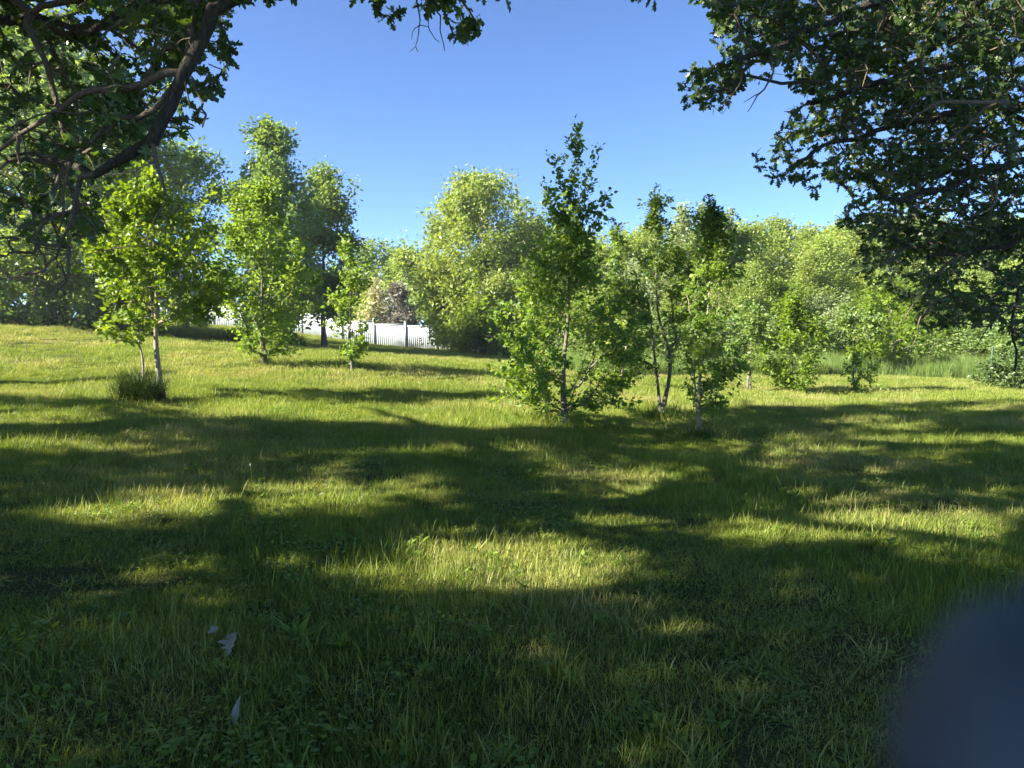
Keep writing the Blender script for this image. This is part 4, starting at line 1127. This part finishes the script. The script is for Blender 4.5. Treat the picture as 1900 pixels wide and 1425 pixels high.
def build_fence():
    path = [at(345, 600, 61)[:2], at(560, 600, 58)[:2], at(634, 600, 56.5)[:2], at(694, 600, 56)[:2], at(752, 600, 55.5)[:2], at(868, 600, 55)[:2], at(930, 600, 55)[:2]]
    pts = []
    for i in range(len(path) - 1):
        a = np.array(path[i]); b = np.array(path[i + 1]); m = max(1, int(round(np.linalg.norm(b - a) / 2.44)))
        for k in range(m): pts.append(a + (b - a) * k / m)
    pts.append(np.array(path[-1]))
    o3 = (pts[0][0], pts[0][1], z1(*pts[0]))
    root = empty('vinyl_fence', o3); tag(root, 'white vinyl privacy fence stepping down the slope between the tree groups', 'fence')
    H = 1.85
    for i, p in enumerate(pts):
        z = z1(*p)
        d = (pts[min(i + 1, len(pts) - 1)] - pts[max(i - 1, 0)]); ax = (d[0], d[1], 0)
        post = MB().box((p[0], p[1], z + (H + .12) / 2 - .1), .14, .14, H + .12 + .2, ax).build('post', MW, root, o3)
        cap = MB().box((p[0], p[1], z + H + .145), .18, .18, .05, ax); cap.box((p[0], p[1], z + H + .19), .11, .11, .05, ax)
        c = cap.build('post_cap', MW, None, o3); c.parent = post
        if i < len(pts) - 1:
            q = pts[i + 1]; zz = min(z, z1(*q)); L_ = np.linalg.norm(q - p); ax2 = (q[0] - p[0], q[1] - p[1], 0); mid = (p + q) / 2
            MB().box((mid[0], mid[1], zz + H - .06), L_ - .145, .06, .12, ax2).build('rail', MW, root, o3)
            MB().box((mid[0], mid[1], zz + .10), L_ - .145, .06, .12, ax2).build('rail', MW, root, o3)
            pan = MB(); nb = 15; u = (q - p) / L_; w = (L_ - .15) / nb
            for k in range(nb):
                s = .075 + w * (k + .5); c2 = p + u * s
                pan.box((c2[0], c2[1], zz + H / 2 - .06), w - .006, .026, H - .14, ax2)
            pan.box((mid[0], mid[1], zz + H / 2 - .06), L_ - .15, .020, H - .15, ax2)
            o = pan.build('panel', MW, root, o3); o['kind'] = 'stuff'
build_fence()

def build_house():
    D = 66; c0 = at(262, 560, D); c1 = at(322, 560, D); z = z1(c0[0], D)
    root = empty('house', ((c0[0] + c1[0]) / 2, D, z)); tag(root, 'grey clapboard house glimpsed behind the double-stemmed young tree', 'house'); o3 = tuple(root.location)
    x0, x1 = c0[0] - 5, c1[0]; top = at(300, 552, D)[2]; h = max(2.6, top - z)
    MB().box(((x0 + x1) / 2, D + 3.5, z + h / 2 - .3), x1 - x0 - .1, 7, h + .6).build('wall', MS, root, o3)
    sd = MB(); n = int(h / .15)
    for k in range(n): sd.box(((x0 + x1) / 2, D - .02, z + .1 + k * .15), x1 - x0, .04, .125)
    for k in range(n): sd.box((x1 - .02, D + 3.5, z + .1 + k * .15), .04 + .04, 6.9, .125)
    o = sd.build('siding', MS, root, o3); o['kind'] = 'stuff'
    wx = at(302, 577, D); w = MB()
    for dx in (-.42, .42): w.box((wx[0] + dx, D - .07, wx[2]), .1, .08, 1.1)
    for dz in (-.6, .6): w.box((wx[0], D - .07, wx[2] + dz), .94, .08, .1)
    f = w.build('window', MW, root, o3)
    g = MB().box((wx[0], D - .055, wx[2]), .74, .02, 1.1).build('pane', MGL, None, o3); g.parent = f
    # gable roof, ridge along x
    zr = z + h + .3; v = []; r = []
    for x in (x0 - .4, x1 + .4):
        v += [(x, D - .5, zr - .1), (x, D + 3.5, zr + 1.9), (x, D + 7.5, zr - .1), (x, D - .5, zr - .3), (x, D + 7.5, zr - .3)]
    f_ = [(0, 5, 6, 1), (1, 6, 7, 2), (3, 4, 9, 8), (0, 3, 8, 5), (2, 7, 9, 4)]
    rf = mesh_np('roof', np.array(v) - np.array(o3), [np.array(f_), np.array([(0, 1, 2), (5, 7, 6), (0, 2, 3), (2, 4, 3), (5, 8, 7), (7, 8, 9)])], MR)
    link('roof', rf, root)
    # white garage with a pale roof beyond the fence
    D = 70; a = at(352, 560, D); b = at(446, 560, D); z = z1(a[0], D)
    root = empty('garage', ((a[0] + b[0]) / 2, D, z)); tag(root, 'white garage with a pale grey roof behind the sunlit end of the fence', 'garage'); o3 = tuple(root.location)
    zt_ = at(400, 572, D)[2]
    MB().box(((a[0] + b[0]) / 2, D + 3, (z + zt_) / 2 - .2), b[0] - a[0], 6, zt_ - z + .4).build('wall', MW, root, o3)
    zr = at(400, 556, D + 3)[2]
    v = [(a[0] - .3, D - .4, zt_), (b[0] + .3, D - .4, zt_), (b[0] + .3, D + 3, zr), (a[0] - .3, D + 3, zr), (a[0] - .3, D + 6.4, zt_), (b[0] + .3, D + 6.4, zt_)]
    link('roof', mesh_np('roof', np.array(v) - np.array(o3), [np.array([(0, 1, 2, 3), (3, 2, 5, 4), (0, 4, 5, 1)]), np.array([(0, 3, 4), (1, 5, 2)])], plain('pale_roof', (.50, .56, .62), .6, .4, .05)), root)
build_house()

def stake(name, label, px, D, h, w, mat, tee=False):
    X = (px - CX) / FPX * D; z = z1(X, D)
    b = MB().box((0, 0, h / 2 - .1), w, w * (.35 if tee else 1), h + .2)
    if tee:
        b.box((0, w * .4, h / 2 - .1), w * .3, w * .7, h + .2)
        for k in range(int(h / .12)): b.box((0, -w * .3, .1 + k * .12), w * .35, w * .25, .03)
    o = b.build(name, mat, None); o.location = (X, D, z); o.rotation_euler = (R(2), R(1.5), .3); tag(o, label, 'post'); return o
stake('wooden_stake', 'short weathered wooden stake beside the thin young tree', 1388, 21.6, .75, .05, MWD)
stake('fence_post', 'dark green metal post in the meadow left of the shaded grass', 1683, 31.5, 1.35, .06, MP, True)
stake('fence_post', 'dark green metal post standing at the shaded meadow grass on the right', 1838, 28.5, 1.45, .06, MP, True)
# fallen pale stems leaning in the meadow
for k, (a, b, D, lab) in enumerate([((1722, 660), (1742, 622), 33, 'pale dead stem leaning upright at the meadow edge'), ((1786, 648), (1808, 660), 31, 'short pale dead stem lying on the meadow grass')]):
    p = at(*a, D); q = at(*b, D + .4); v, f = tube(resample([p, (p + q) / 2 + np.array([.03, 0, .03]), q], .2), np.full(len(resample([p, (p + q) / 2, q], .2)), .018), 6)
    o = link('dead_stem', mesh_np('dead_stem', v - p, [f], M['bark_pale'], True)); o.location = p; tag(o, lab, 'stem')

# ------------------------------------------------------------------ small things on the near lawn
MDL = leaf_mat('dead_leaf', (.20, .18, .135), (.30, .27, .21), .15, (1.1, 1, .9), .8, .2)
def ground_leaf(name, label, px, py, L_, up, az, wid=1.0, curl=1.0, lift=.05, cat='leaf', tpl='oak', mat=None):
    g = ground(px, py); V, F = TPL[tpl]; V = V.copy() * np.array([wid, 1, 1]); V[:, 2] += curl * .35 * V[:, 0] ** 2 * 3 - .15 * curl * V[:, 1] ** 2
    d = np.array([[math.cos(az), math.sin(az), up]]); fr = frames(d, np.array([[-math.sin(az) * .3, -.9, .5]]))[0]
    o = link(name, mesh_np(name, (V * L_) @ fr.T, [F], mat or MDL, False, {'rnd': np.full(len(V), .6)}))
    o.location = (g[0], g[1], z1(g[0], g[1]) + lift); tag(o, label, cat); return o
ground_leaf('dry_leaf', 'larger pale dry oak leaf lying in the dark grass, lower left', 425, 1245, .12, 1.4, 1.8, 1.3, 1.0, .04)
ground_leaf('dry_leaf', 'small whitish leaf scrap just left of the larger pale dry leaf', 386, 1205, .055, .5, .4, 1.2, 1, .07)
ground_leaf('dry_leaf', 'narrow pale leaf standing upright near the bottom edge', 436, 1365, .12, 6, 1.2, .5, .6, .02, tpl='ovate')
ground_leaf('dry_leaf', 'brown leaf scrap at the edge of the long sunlit strip', 592, 932, .07, .6, .9, .8, 1, .06)
for px, py, lab in ((635, 1210, 'leafy green weed rosette in the dark grass left of centre'), (560, 1195, 'broad-bladed weed tuft above the leafy rosette')):
    rr = np.random.default_rng(px); g = ground(px, py); m = 16; az = rr.random(m) * 6.28; d = np.stack([np.cos(az), np.sin(az), rr.uniform(.3, 1.3, m)], -1)
    br = px == 560
    p = np.stack([rr.normal(0, .02, m), rr.normal(0, .02, m), rr.uniform(.01, .03, m)], -1)
    o = link('weed_plant', leaves_mesh('weed_plant', p, frames(d, np.tile([0.0, 0, 1], (m, 1))), rr.uniform(.07, .12, m) * (1.6 if br else 1), 'ovate' if not br else 'lance', M['sapling'], rr, 1.0))
    o.location = (g[0], g[1], z1(g[0], g[1])); tag(o, lab, 'weed')
g = ground(466, 905)
sd, sf = tube(resample([(0, 0, 0), (.01, 0, .12), (0, 0, .22)], .03), np.full(len(resample([(0, 0, 0), (.01, 0, .12), (0, 0, .22)], .03)), .0025), 5)
root = empty('dandelion', (g[0], g[1], z1(g[0], g[1]))); tag(root, 'lone dandelion bud on a thin stalk above the long sunlit strip', 'flower')
link('stalk', mesh_np('stalk', sd, [sf], M['lime'], True), root)
hd, hf = tube(np.array([(0, 0, .215), (0, 0, .222), (0, 0, .235), (0, 0, .25), (0, 0, .255)]), np.array([.001, .008, .010, .006, .001]), 8)
link('bud', mesh_np('bud', hd, [hf], MDL, True), root)

# ------------------------------------------------------------------ the fingertip over the corner of the lens
def build_finger():
    m, n, out = new_mat('navy_finger')
    geo = add(n, 'ShaderNodeNewGeometry'); ns = add(n, 'ShaderNodeTexNoise'); ns.inputs['Scale'].default_value = 900
    n.links.new(geo.outputs['Position'], ns.inputs['Vector'])
    r = ramp(n, [(.3, (.034, .040, .060)), (.7, (.044, .052, .076))]); n.links.new(ns.outputs['Fac'], r.inputs[0])  # one faintly mottled dark blue over the whole finger
    p = add(n, 'ShaderNodeBsdfPrincipled'); p.inputs['Roughness'].default_value = .6; n.links.new(r.outputs[0], p.inputs['Base Color'])
    n.links.new(p.outputs[0], out.inputs['Surface'])
    d = ray(2098, 1488); tip = CAM + d * (.037 / np.linalg.norm(d))
    rt = np.array([1.0, 0, 0])
    ax = (rt * .75 - CU * .62 + CF * .12); ax /= np.linalg.norm(ax)
    ax2 = (rt * .75 - CU * .55 - CF * .15); ax2 /= np.linalg.norm(ax2)
    P = [tip - ax * .0078]; rad = [.00001]
    for a, rr_ in ((.0070, .0030), (.0055, .0052), (.0030, .0070), (0, .0080)): P.append(tip - ax * a); rad.append(rr_)
    for a, rr_ in ((.006, .0083), (.012, .0082), (.018, .0086), (.022, .0090)): P.append(tip + ax * a); rad.append(rr_)
    j = tip + ax * .022
    for a, rr_ in ((.004, .0091), (.010, .0088), (.018, .0090), (.024, .0093), (.030, .0090), (.0325, .005), (.033, .00001)): P.append(j + ax2 * a); rad.append(rr_)
    v, f = tube(np.array(P), np.array(rad), 28)
    root = empty('fingertip', tip); tag(root, 'blurred dark blue rounded fingertip very close to the lens, bottom right corner', 'finger')
    link('finger', mesh_np('finger', v - tip, [f], m, True), root)
build_finger()
import sys
_ms = {o.data.name: o.data for o in scene.objects if o.type == 'MESH'}
print('unique tris', sum(len(d.loops) - 2 * len(d.polygons) for d in _ms.values()))

def build_haze():
    m, n, out = new_mat('haze_air')
    v = add(n, 'ShaderNodeVolumePrincipled'); v.inputs['Color'].default_value = (.86, .92, 1, 1); v.inputs['Density'].default_value = HAZE; v.inputs['Anisotropy'].default_value = .3
    n.links.new(v.outputs[0], out.inputs['Volume'])
    b = MB().box((0, 290, 9), 1100, 680, 24); o = b.build('haze', m, None); o['kind'] = 'stuff'; o['label'] = 'thin summer haze in the air'
HAZE = 0.0006
build_haze()
